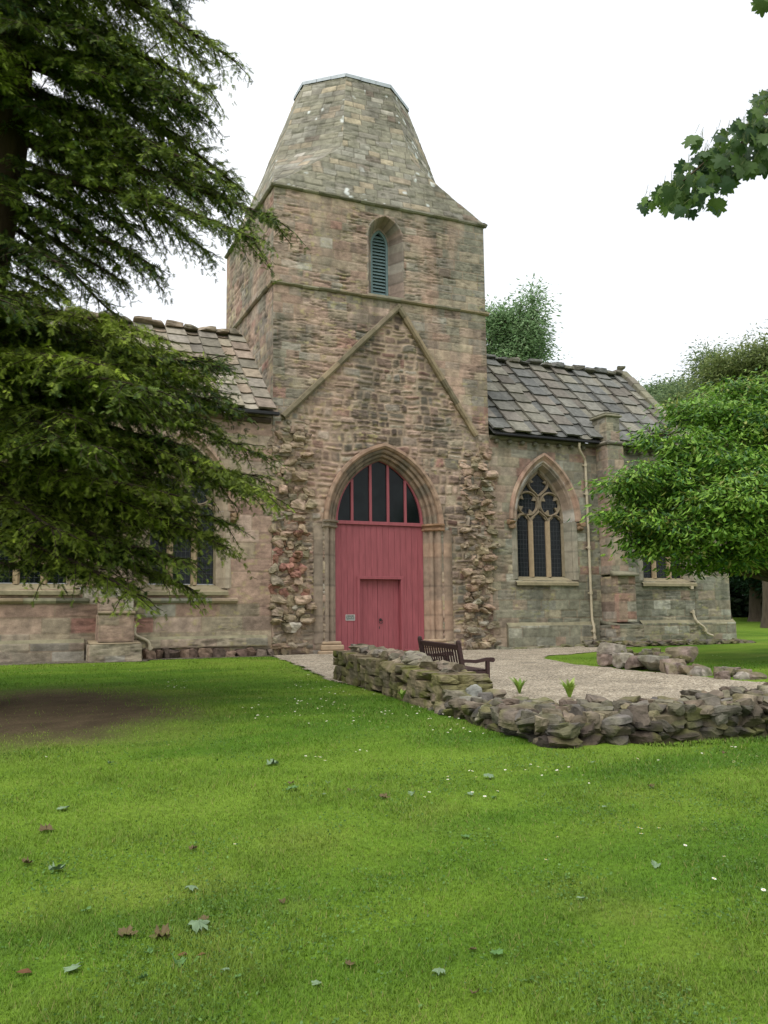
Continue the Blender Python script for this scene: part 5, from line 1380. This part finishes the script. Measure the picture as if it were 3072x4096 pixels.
# broad-leaved tree on the right, its whorled drooping leaves in shelves before the transept
lob = []
r = np.random.default_rng(4)
def onplane(px, py, d):       # measured: photo pixel (of 1659 x 2212) at a forward distance, used for the crown's outline
    x = (px * 1.8518 - 1536) / 3505.1; y = -(py * 1.8518 - 2048) / 3505.1
    dr = _F + _X * x + _Y * y; k = d / float(dr @ F0); return np.array([0, 0, 1.6]) + dr * k
for (px, py, d, rx, rz) in ((1350, 1045, 21.5, .8, .35), (1420, 1030, 21, 1.0, .4), (1340, 1110, 21.5, .7, .3), (1400, 1120, 21, .9, .4), (1390, 1190, 21.5, .75, .38), (1450, 1180, 21, .9, .4), (1440, 940, 22, .8, .4), (1490, 960, 21.5, 1.0, .45),
                            (1520, 1060, 20.5, 1.1, .5), (1500, 1130, 20.5, 1.0, .45), (1590, 1000, 21, 1.2, .5), (1600, 1090, 20, 1.2, .5), (1560, 1160, 20.5, 1.0, .45), (1640, 1150, 20, 1.0, .5), (1500, 890, 22.5, .9, .5), (1570, 900, 22, 1.1, .6), (1650, 930, 21.5, 1.2, .6),
                            (1680, 1040, 20, 1.2, .5), (1740, 1100, 20.5, 1.3, .6), (1760, 960, 21.5, 1.4, .7), (1700, 850, 22.5, 1.4, .8), (1800, 880, 22.5, 1.4, .8), (1600, 850, 23, 1.0, .5), (1540, 1210, 21.5, .8, .3), (1480, 1225, 21.8, .5, .2), (1620, 1210, 21, .9, .3), (1850, 1050, 21.5, 1.4, .8), (1660, 1190, 22.5, 1.2, .5), (1600, 1120, 23, 1.3, .6), (1520, 1020, 23, 1.2, .6), (1400, 1085, 21.5, .8, .4), (1440, 1110, 21.5, .9, .4), (1430, 1155, 21.5, .8, .4), (1470, 1065, 21.5, .9, .4), (1385, 1150, 21.5, .6, .35), (1430, 1075, 22.5, .9, .5), (1450, 1000, 22, .8, .4)):
    lob.append((onplane(px, py, d), (rx, rx * .9, rz * .86)))
limb_tree('broadleaf_tree', 'light green broad-leaved tree with drooping leaf whorls in front of the right wall', (21.0, 15.6, gz(21.0, 15.6)), 9, 4, lob, 1900, .18, 24, [(80, 120, 46), (100, 142, 50), (118, 158, 58), (134, 168, 66), (64, 104, 48), (142, 150, 74)], 401, .24, .75, spread=.22, flat=.32, trunk_top=(20.4, 16.6, 8.0))

# taller trees beyond the church
def crown(c, R, n, seed, sq=.8):
    rr = np.random.default_rng(seed); out = []
    for k in range(n):
        d = rr.normal(size=3); d /= np.linalg.norm(d); d[2] = d[2] * .9 + .1
        out.append((np.array(c) + d * np.array(R) * rr.uniform(.35, .8), np.array(R) * rr.uniform(.17, .30) * np.array([1, 1, sq])))
    return out
FG = [(104, 124, 88), (116, 138, 92), (128, 148, 102), (94, 114, 84), (138, 152, 106)]  # far leaf colours lightened, haze painted into the tone
def bgtree(px, py, d, R, label, seed, ncl, leaf, cols, name='deciduous_tree', n=12, mat=None, per=26, tr=.4, spread=.55):
    n = int(n * 1.9)
    c = onplane(px, py, d); b = (c[0], c[1], gz(c[0], c[1])); ncl = int(ncl * 1.25)
    return limb_tree(name, label, b, c[2] + R[2] - b[2], 4, crown(c, R, n, seed), ncl, leaf, per, cols, seed, tr, .35, mat or M_FARLEAF, 'trees beyond the church', spread=spread, flat=.7)
bgtree(1105, 752, 47, (2.9, 2.9, 3.6), 'pale feathery ash tree rising behind the church between tower and right roof', 501, 640, .24, [(132, 160, 116), (146, 170, 126), (118, 148, 102)], 'ash_tree', 34, per=30, spread=.36)  # leaf greens paled, glare of the bright sky painted in
bgtree(1445, 905, 58, (4.5, 4.5, 2.8), 'far grey green tree just right of the right roof end', 502, 800, .28, FG, spread=.5)
bgtree(1535, 890, 46, (4.0, 4.0, 3.6), 'tall green tree with a ragged spike of top growth beyond the right roof', 503, 1300, .20, FG, spread=.42)
bgtree(1640, 900, 40, (4.4, 4.4, 4.0), 'tall olive green tree at the right picture edge beyond the church', 504, 1300, .20, [(120, 136, 80), (134, 148, 88), (108, 124, 76), (142, 150, 96)], spread=.42)  # olive leaves lightened as well, haze put into the colour
bgtree(1790, 900, 46, (5, 5, 5), 'big dark tree beyond the church, mostly outside the right picture edge', 505, 500, .4, FG, spread=.7)
DK = [(40, 58, 34), (52, 70, 40), (34, 50, 32)]
bgtree(1690, 1120, 54, (6, 6, 5.0), 'dark dense tree in deep shade behind the gable end', 506, 900, .42, DK, spread=.9)
bgtree(1625, 1210, 50, (2.6, 2.6, 2.6), 'dark low evergreen close behind the corner of the gable', 507, 620, .30, [(40, 64, 44), (56, 84, 58), (34, 54, 38)], spread=.6)
bgtree(1800, 1180, 50, (5, 5, 4.0), 'dark evergreen mass beyond the lawn on the far right', 508, 600, .4, DK, spread=.9)
def hedge(p0, p1, h, t, n, label, seed):
    r = np.random.default_rng(seed); p0 = np.array(p0); p1 = np.array(p1); f = r.uniform(0, 1, n); w = r.uniform(-t, t, n)
    L = p1 - p0; nn = np.array([-L[1], L[0]]) / np.linalg.norm(L); xy = p0 + f[:, None] * L + w[:, None] * nn
    z = ground(xy[:, 0], xy[:, 1]) + h * r.uniform(0, 1, n) ** .8 * (.7 + .5 * vn2(f * 14, 0 * f, seed)); b = np.concatenate([xy, z[:, None]], 1)
    X = norm(r.normal(size=(n, 3)) + np.array([0, 0, -.3])); Y = norm(np.cross(X, r.normal(size=(n, 3)))); c = lin(DK)[r.integers(0, 3, n)] * r.uniform(.6, 1.2, (n, 1))
    V, F, C = inst(LEAF_V * np.array([1, 1.6, 1]), LEAF_F, b, X, Y, r.uniform(.35, .7, n), c)
    o = mesh_np('hedge', V, F, M_FARLEAF, C); tag(o, label, 'hedge')
hedge((34, 56), (66, 34), 6.0, 2.4, 60000, 'long dark hedge of evergreen shrubs along the far side of the lawn', 71)

# ------------------------------------------------------------------ sycamore bough hanging into the top right corner
def syc_leaf():
    """five-lobed toothed leaf, stalk at the origin, length 1 along x"""
    half = [(0, 0), (-.08, .20), (.02, .34), (-.02, .46), (.18, .40), (.26, .50), (.34, .36), (.40, .30), (.52, .46), (.60, .52), (.64, .38), (.72, .30), (.62, .20), (.74, .16), (.86, .13), (1.0, 0)]
    P = half + [(x, -y) for x, y in half[::-1][1:-1]]
    V = np.array([(x, y, -.25 * y * y - .10 * x * x) for x, y in P] + [(.36, 0, .02)]); k = len(P)
    return V, [np.array([(k, (i + 1) % k, i) for i in range(k)])]
SYV, SYF = syc_leaf()
def sycamore():
    r = np.random.default_rng(91)
    b = np.array([8.6, .9, gz(8.6, .9)]); root = thing('sycamore_tree', 'sycamore bough with lobed leaves hanging into the upper right corner of the sky', 'tree', tuple(b))
    tb = MB(); z = np.linspace(-.2, 9, 24); P = b + np.stack([-.02 * z, .03 * z, z], 1); tb.tube(P, .26 * (1 - z / 13), 12, lin((96, 88, 76)))
    main = [np.array(b + (-.1, .15, 5.4)), onplane(1900, 60, 5.6), onplane(1720, 215, 5.7), onplane(1600, 315, 5.7), onplane(1500, 380, 5.75), onplane(1415, 425, 5.8)]
    def curve(pts, n):
        pts = np.array(pts); t = np.linspace(0, len(pts) - 1, n); i = np.clip(t.astype(int), 0, len(pts) - 2); w = (t - i)[:, None]
        w = w * w * (3 - 2 * w) * .3 + w * .7; return pts[i] * (1 - w) + pts[i + 1] * w
    tw = [curve(main, 40)]
    tw.append(curve([onplane(1760, 180, 5.7), onplane(1700, 240, 5.5), onplane(1640, 250, 5.4)], 14))
    tw.append(curve([onplane(1700, 230, 5.7), onplane(1660, 330, 5.9), onplane(1560, 400, 5.9), onplane(1520, 425, 5.9)], 16))
    tw.append(curve([onplane(1760, 180, 5.7), onplane(1760, 330, 5.8), onplane(1690, 345, 5.8)], 12))
    tw.append(curve([onplane(1600, 315, 5.7), onplane(1530, 345, 5.5), onplane(1470, 395, 5.5)], 12))
    tw.append(curve([onplane(1900, 60, 5.6), onplane(1800, 20, 5.5), onplane(1690, 0, 5.5)], 12))
    for k, c in enumerate(tw): tb.tube(c, np.linspace(.05 if k == 0 else .016, .004, len(c)), 6, lin((84, 74, 58)))
    sb = []; sx = []; ss = []
    spots = [(1400, 440), (1392, 428), (1415, 420), (1430, 440), (1425, 415), (1450, 425), (1460, 400), (1445, 405), (1485, 455), (1545, 438), (1488, 425), (1475, 385), (1500, 390), (1505, 420), (1490, 360), (1520, 370), (1520, 340), (1540, 400), (1535, 355), (1550, 375), (1550, 325), (1560, 350), (1575, 390), (1580, 365), (1580, 330), (1575, 310), (1600, 340), (1600, 300), (1595, 370), (1615, 320), (1615, 285), (1625, 350), (1640, 300), (1645, 260), (1630, 245), (1640, 215), (1655, 330), (1655, 230), (1665, 200), (1660, 280), (1670, 350), (1690, 300), (1690, 240), (1700, 200), (1720, 260), (1720, 330), (1740, 220), (1740, 300), (1760, 180), (1656, 3), (1680, 8), (1700, -10), (1510, 300), (1600, 268), (1560, 290), (1530, 330), (1470, 420), (1440, 430), (1620, 265), (1645, 350)]
    for (px, py) in spots:
        for q in range(6 if px > 1440 else 3):
            p = onplane(px + r.uniform(-12, 12), py + r.uniform(-11, 11), 5.7 + r.uniform(-.3, .3)); sb.append(p)
            a = -RT * r.uniform(-.2, .9) + F0 * r.uniform(-.6, .6) - UPV * r.uniform(.3, 1.3); sx.append(a); ss.append(r.uniform(.075, .125) if px > 1440 else r.uniform(.055, .08))
    sb = np.array(sb); sx = norm(np.array(sx)); sy = np.cross(sx, F0 + r.normal(size=sx.shape) * .5); sy = norm(sy); ss = np.array(ss)
    for p, x in zip(sb, sx):
        s = p - x * .02; e = s + np.array([r.uniform(.0, .06), 0, r.uniform(.03, .08)]); tb.tube(np.array([s, (s + e) / 2, e]), .0016, 3, lin((90, 96, 60)), cap=False)
    tb.build('trunk', M_BARK, root)
    cols = lin([(72, 98, 54), (84, 110, 56), (64, 90, 58), (96, 122, 60)]); col = cols[r.integers(0, 4, len(sb))] * r.uniform(.8, 1.15, (len(sb), 1))
    V, F, C = inst(SYV, SYF, sb, sx, sy, ss, col); mesh_np('crown', V, F, leaf_mat('sycamore_leaf', .5, .5, .3), C, False, root)
sycamore()

# ------------------------------------------------------------------ ferns on the ruined wall
def fern(base, n, ln, seed, label, cat='fern', up=1.0):
    r = np.random.default_rng(seed); base = np.array(base, float)
    mb = MB()
    for k in range(n):
        az = r.uniform(0, 2 * PI); d = np.array([math.cos(az), math.sin(az), 0]); L = ln * r.uniform(.6, 1.1); q = np.linspace(0, 1, 22)[:, None]
        C = base + d * L * r.uniform(.5, 1.1) * (.2 * q + .35 * q ** 2) + UPV * L * up * (1.05 * q - .25 * q ** 2.4)
        T = norm(np.gradient(C, axis=0)); S = norm(np.cross(T, UPV) + r.normal(size=3) * .1)
        c = lin([(142, 172, 70), (154, 180, 84), (120, 156, 62)])[r.integers(3)] * r.uniform(.8, 1.1)
        mb.tube(C, np.linspace(.003, .001, 22), 3, c * .7, cap=False)
        for j in range(2, 22):
            w = L * .13 * math.sin(PI * min((j + 3.5) / 25.5, 1)) 
            for s in (-1, 1):
                a = C[j] - T[j] * .006 * ln / .4; b = C[j] + T[j] * .010 * ln / .4; e = C[j] + S[j] * s * w + T[j] * w * .35 - UPV * .06 * w
                m = C[j] * .45 + e * .55
                mb.add([a, b, m + T[j] * .006, e, m - T[j] * .006], np.array([(0, 1, 2, 3, 4)]), c * r.uniform(.85, 1.15))
    o = mb.build('fern', M_FERN); tag(o, label, cat, 'ferns growing on the ruined wall')
fern((8.50, 13.30, gz(8.5, 13.3) - .09), 16, .34, 1, 'small pale fern behind the ruined wall just right of the bench')
fern((8.90, 12.40, gz(8.9, 12.4) - .09), 22, .40, 2, 'larger pale fern behind the ruined wall, before the open gravel')
fern((5.64, 12.05, gz(5.6, 12) + .08), 8, .22, 3, 'small green fern sprouting from the lawn-side foot of the ruined wall', up=.8)

# ------------------------------------------------------------------ grass blades
def onlawn(x, y):
    bad = inpoly(x, y, GRAVEL) | inpoly(x, y, STRIP) | (y > D - .15) & (x > -9.2)
    wall = inpoly(x, y, np.array([(6.2, 16.5), (5.66, 10.5), (5.44, 7.96), (14, 7.1), (14, 8.7), (6.6, 9.2), (7.1, 16.3)])) | inpoly(x, y, np.array([(12.9, 17.1), (12.95, 13), (14, 13), (14.1, 17)]))
    return ~(bad | wall)
def build_grass():
    r = np.random.default_rng(2025); PX = []; PY = []; RR = []
    # density falls with distance from the viewpoint; covers a wide fan round it
    N = 760000
    rr = 2.2 * (24 / 2.2) ** r.uniform(0, 1, N); th = YAW + r.uniform(-.62, .62, N)
    x = rr * np.sin(th); y = rr * np.cos(th)
    k = onlawn(x, y); s = soil_mask(x, y); k &= r.uniform(0, 1, N) > s * .97
    k &= ~((rr > 16) & (r.uniform(0, 1, N) < .4))
    x = x[k]; y = y[k]; rr = rr[k]; n = len(x)
    tuft = fbm(x * 1.3, y * 1.3, 21, 3); fine = fbm(x * 6, y * 6, 22, 2)
    L = (.013 + .012 * sstep(.45, .7, tuft) + .013 * r.uniform(0, 1, n) ** 2) * (1 + .02 * rr) * (.75 + .5 * fine)
    W = .0022 + .00055 * rr
    az = r.uniform(0, 2 * PI, n); lean = r.uniform(.3, 1.6, n); z = ground(x, y) - .004
    dx = np.cos(az); dy = np.sin(az); px = -dy; py_ = dx
    B = np.stack([x, y, z], 1)
    a = B + np.stack([px, py_, 0 * px], 1) * W[:, None] * .5; b = B - np.stack([px, py_, 0 * px], 1) * W[:, None] * .5
    c = B + np.stack([dx * lean * L, dy * lean * L, L], 1) 
    V = np.stack([a, b, c], 1).reshape(-1, 3); F = np.arange(3 * n).reshape(-1, 3)
    col = lawn_tint(x, y) * r.uniform(.8, 1.35, (n, 1)); yl = (r.uniform(0, 1, n) < .06)[:, None]
    col = np.where(yl, lin((150, 146, 84)) * r.uniform(.6, 1, (n, 1)), col)
    m = 90000; r2 = 2.3 * (12 / 2.3) ** r.uniform(0, 1, m); t2 = YAW + r.uniform(-.6, .6, m); cx = r2 * np.sin(t2); cy = r2 * np.cos(t2)
    k = (fbm(cx * 1.7, cy * 1.7, 55, 4) + .10 * r.normal(size=m) > .63) & onlawn(cx, cy) & (soil_mask(cx, cy) < .3); cx = cx[k]; cy = cy[k]; q = len(cx)
    bz = ground(cx, cy) + r.uniform(.008, .022, q); X = norm(np.stack([r.normal(size=q), r.normal(size=q), r.normal(size=q) * .35], 1)); Y = norm(np.cross(X, UPV + .5 * r.normal(size=(q, 3))))
    S = r.uniform(.006, .012, q) * (1 + .06 * r2[k]); tv = np.array([(0, 0, 0), (.7, .45, .05), (1.2, .25, 0), (1.2, -.25, 0), (.7, -.45, .05)])
    VV, FF, CC = inst(tv, [np.array([(0, 4, 3, 2, 1)])], np.stack([cx, cy, bz], 1), X, Y, S, lin([(92, 128, 58), (108, 142, 74), (80, 118, 52)])[r.integers(0, 3, q)] * r.uniform(.6, 1.0, (q, 1)))
    o = mesh_np('grass', np.concatenate([V, VV]), [F, FF[0] + len(V)], M_GRASS, np.concatenate([np.repeat(col, 3, 0), CC]), False); o['kind'] = 'stuff'; o['label'] = 'short mown lawn grass'
build_grass()

# ------------------------------------------------------------------ fallen leaves and daisies
def leaf_mesh(name, kind, colour, seed, curl):
    r = np.random.default_rng(seed); V = SYV.copy() if kind == 's' else LEAF_V * np.array([1, 1.5, 1]); V = V.copy(); F = SYF if kind == 's' else LEAF_F
    V[:, 0] -= .45; V[:, 2] += curl * (V[:, 1] ** 2) * 2.4 + .35 * curl * V[:, 0] * V[:, 1] + curl * .5 * V[:, 0] ** 2 + .05 * r.normal(size=len(V)); V[:, 2] -= V[:, 2].min()
    me = bpy.data.meshes.new(name); fs = [tuple(int(q) for q in f) for g in F for f in g]
    me.from_pydata([tuple(v) for v in V], [], fs); a = me.color_attributes.new('Col', 'FLOAT_COLOR', 'POINT')
    c = np.ones((len(V), 4), np.float32); c[:, :3] = np.asarray(colour) * (.8 + .4 * r.uniform(size=(len(V), 1))); a.data.foreach_set('color', c.ravel()); me.materials.append(M_DEAD); return me
LM = {'pale': [leaf_mesh('fallen_leaf', 's', lin((108, 128, 98)), k, c) for k, c in ((1, .3), (2, -.2), (3, .6))],
      'green': [leaf_mesh('fallen_leaf', 's', lin((84, 116, 66)), k, c) for k, c in ((4, .4), (5, .8))],
      'brown': [leaf_mesh('fallen_leaf', 's', lin((92, 80, 54)), k, c) for k, c in ((6, .9), (7, .5))],
      'rust': [leaf_mesh('fallen_leaf', 'o', lin((100, 70, 46)), 8, .5)]}
def fallen(x, y, size, kind, label, group=None):
    o = bpy.data.objects.new('fallen_leaf', LM[kind][random.randrange(len(LM[kind]))]); COL.objects.link(o)
    o.location = (x, y, gz(x, y) + .013); o.rotation_euler = (random.uniform(-.25, .25), random.uniform(-.25, .25), random.uniform(0, 6.28)); o.scale = (size * .7,) * 3
    tag(o, label, 'leaf', group or 'leaves fallen on the lawn')
GP, GB = 'small fallen leaf lying in the grass, pale and curled', 'small brown fallen leaf lying withered in the grass'
for a in ((.98, 4.43, .145, 'pale', 'largest pale grey-green sycamore leaf lying flat in the left foreground grass'), (.19, 4.22, .10, 'rust', 'rust brown leaf at the bottom left corner of the lawn'),
          (.38, 4.18, .11, 'pale', 'pale upturned leaf to the right of the rust brown one in the bottom left'), (.41, 5.68, .13, 'pale', 'broad pale leaf near the left edge, above the bare foreground patch'),
          (.26, 5.89, .09, 'brown', 'buff curled leaf beside the broad pale leaf near the left edge'), (.39, 6.63, .15, 'brown', 'withered brown leaf near the left edge, in front of the bare soil'),
          (.56, 7.24, .13, 'pale', 'pale green leaf on the lawn just before the bare soil patch'), (1.06, 5.0, .10, 'pale', 'single pale leaf with its stalk, in open grass at left centre'),
          (2.51, 8.33, .17, 'pale', 'pale leaf lying alone in mid lawn, the farthest of the large ones'), (2.33, 7.16, .14, 'green', 'crumpled green leaf in the loose cluster at mid lawn'),
          (2.91, 6.57, .12, 'brown', 'dark brown upright leaf right of the mid lawn cluster'), (4.07, 6.91, .14, 'pale', 'pale leaf on the lawn below the corner of the ruined wall'),
          (.78, 4.39, .13, 'brown', 'dark withered leaf scrap beside the largest pale leaf'), (.65, 4.48, .13, 'brown', 'brown leaf scrap left of the other dark scrap in the left foreground'),
          (2.92, 5.29, .08, 'green', 'little dark green leaf standing alone at the middle of the lawn')):
    fallen(*a)
for (x, y, k) in ((.8, 4.04, 'green'), (.84, 4.13, 'rust'), (.91, 4.09, 'rust'), (1.22, 5.77, 'brown'), (2.76, 6.93, 'brown'), (2.51, 6.88, 'pale'), (.7, 4.22, 'green'), (2.12, 3.57, 'green'), (2.04, 3.65, 'brown'), (1.48, 3.74, 'brown'), (1.84, 3.27, 'brown'), (1.28, 3.61, 'pale'), (3.16, 6.59, 'pale'),
                  (1.02, 4.51, 'brown'), (1.79, 3.5, 'pale'), (5.36, 7.13, 'pale'), (6.9, 7.0, 'brown'), (3.64, 4.28, 'pale'), (.64, 3.96, 'green'), (.97, 3.89, 'pale'), (1.0, 3.8, 'green'), (.5, 4.9, 'green'), (2.4, 7.4, 'brown'), (2.6, 7.6, 'brown'), (2.7, 7.3, 'pale'), (3.6, 6.4, 'pale'), (3.7, 6.2, 'green'), (3.0, 9.4, 'brown'), (1.1, 9.0, 'pale'), (4.3, 5.6, 'pale'), (5.1, 6.0, 'brown'), (1.45, 4.6, 'brown'), (2.9, 4.0, 'pale')):
    fallen(x, y, random.uniform(.05, .085), k, {'pale': GP, 'green': 'small green fallen leaf lying in the grass', 'brown': GB, 'rust': 'small rust coloured winged seed lying in the left foreground grass'}[k])
for (x, y, k, l) in ((12.9, 14.9, 'rust', 'orange leaf at the foot of the stone stub by the gravel'), (13.05, 14.0, 'rust', 'yellow brown leaf against the low stones at the gravel edge')):
    fallen(x, y, .12, k, l)
def daisy_mesh():
    V = []; F = []; n = 10
    for k in range(n):
        a = 2 * PI * k / n
        def P(rad, da, z): return (rad * math.cos(a + da), rad * math.sin(a + da), z)
        b = len(V); V += [P(.25, -.15, 1.0), P(.8, -.26, 1.05), P(1, 0, 1.02), P(.8, .26, 1.05), P(.25, .15, 1.0)]; F.append((b, b + 1, b + 2, b + 3, b + 4))
    m = len(F); b = len(V); V.append((0, 0, 1.2)); V += [(.32 * math.cos(t), .32 * math.sin(t), 1.03) for t in np.linspace(0, 2 * PI, 8, endpoint=False)]
    F += [(b, b + 1 + k, b + 1 + (k + 1) % 8) for k in range(8)]
    me = bpy.data.meshes.new('daisy'); me.from_pydata(V, [], F); me.materials.append(M_PETAL); me.materials.append(M_YOLK)
    for k in range(m, len(F)): me.polygons[k].material_index = 1
    return me
DM = daisy_mesh(); r = np.random.default_rng(17); cnt = 0
def daisy(x, y, s):
    o = bpy.data.objects.new('daisy', DM); COL.objects.link(o); o.location = (x, y, gz(x, y) + .016); o.scale = (s, s, .022 + .012 * random.random())
    o.rotation_euler = (random.uniform(-.3, .3), random.uniform(-.3, .3), random.uniform(0, 6)); tag(o, 'tiny white daisy flowering in the mown lawn', 'daisy', 'daisies dotting the lawn')
while cnt < 250:
    u = r.uniform()
    if u < .55:   # drifts along the long ruined wall and its corner
        x = r.uniform(2.6, 6.0); y = r.uniform(6.8, 17)
    elif u < .8: x = r.uniform(3.5, 11); y = r.uniform(4.5, 7.6)
    else: x = r.uniform(0, 6); y = r.uniform(3.6, 22)
    if vn2(np.array(x * 1.3), np.array(y * 1.3), 4) < .55 or not bool(onlawn(np.array([x]), np.array([y]))[0]): continue
    if soil_mask(np.array([x]), np.array([y]))[0] > .2: continue
    daisy(x, y, r.uniform(.010, .016)); cnt += 1
for k in range(14):
    x = r.uniform(14.6, 18); y = r.uniform(14.5, 19); daisy(x, y, .016)
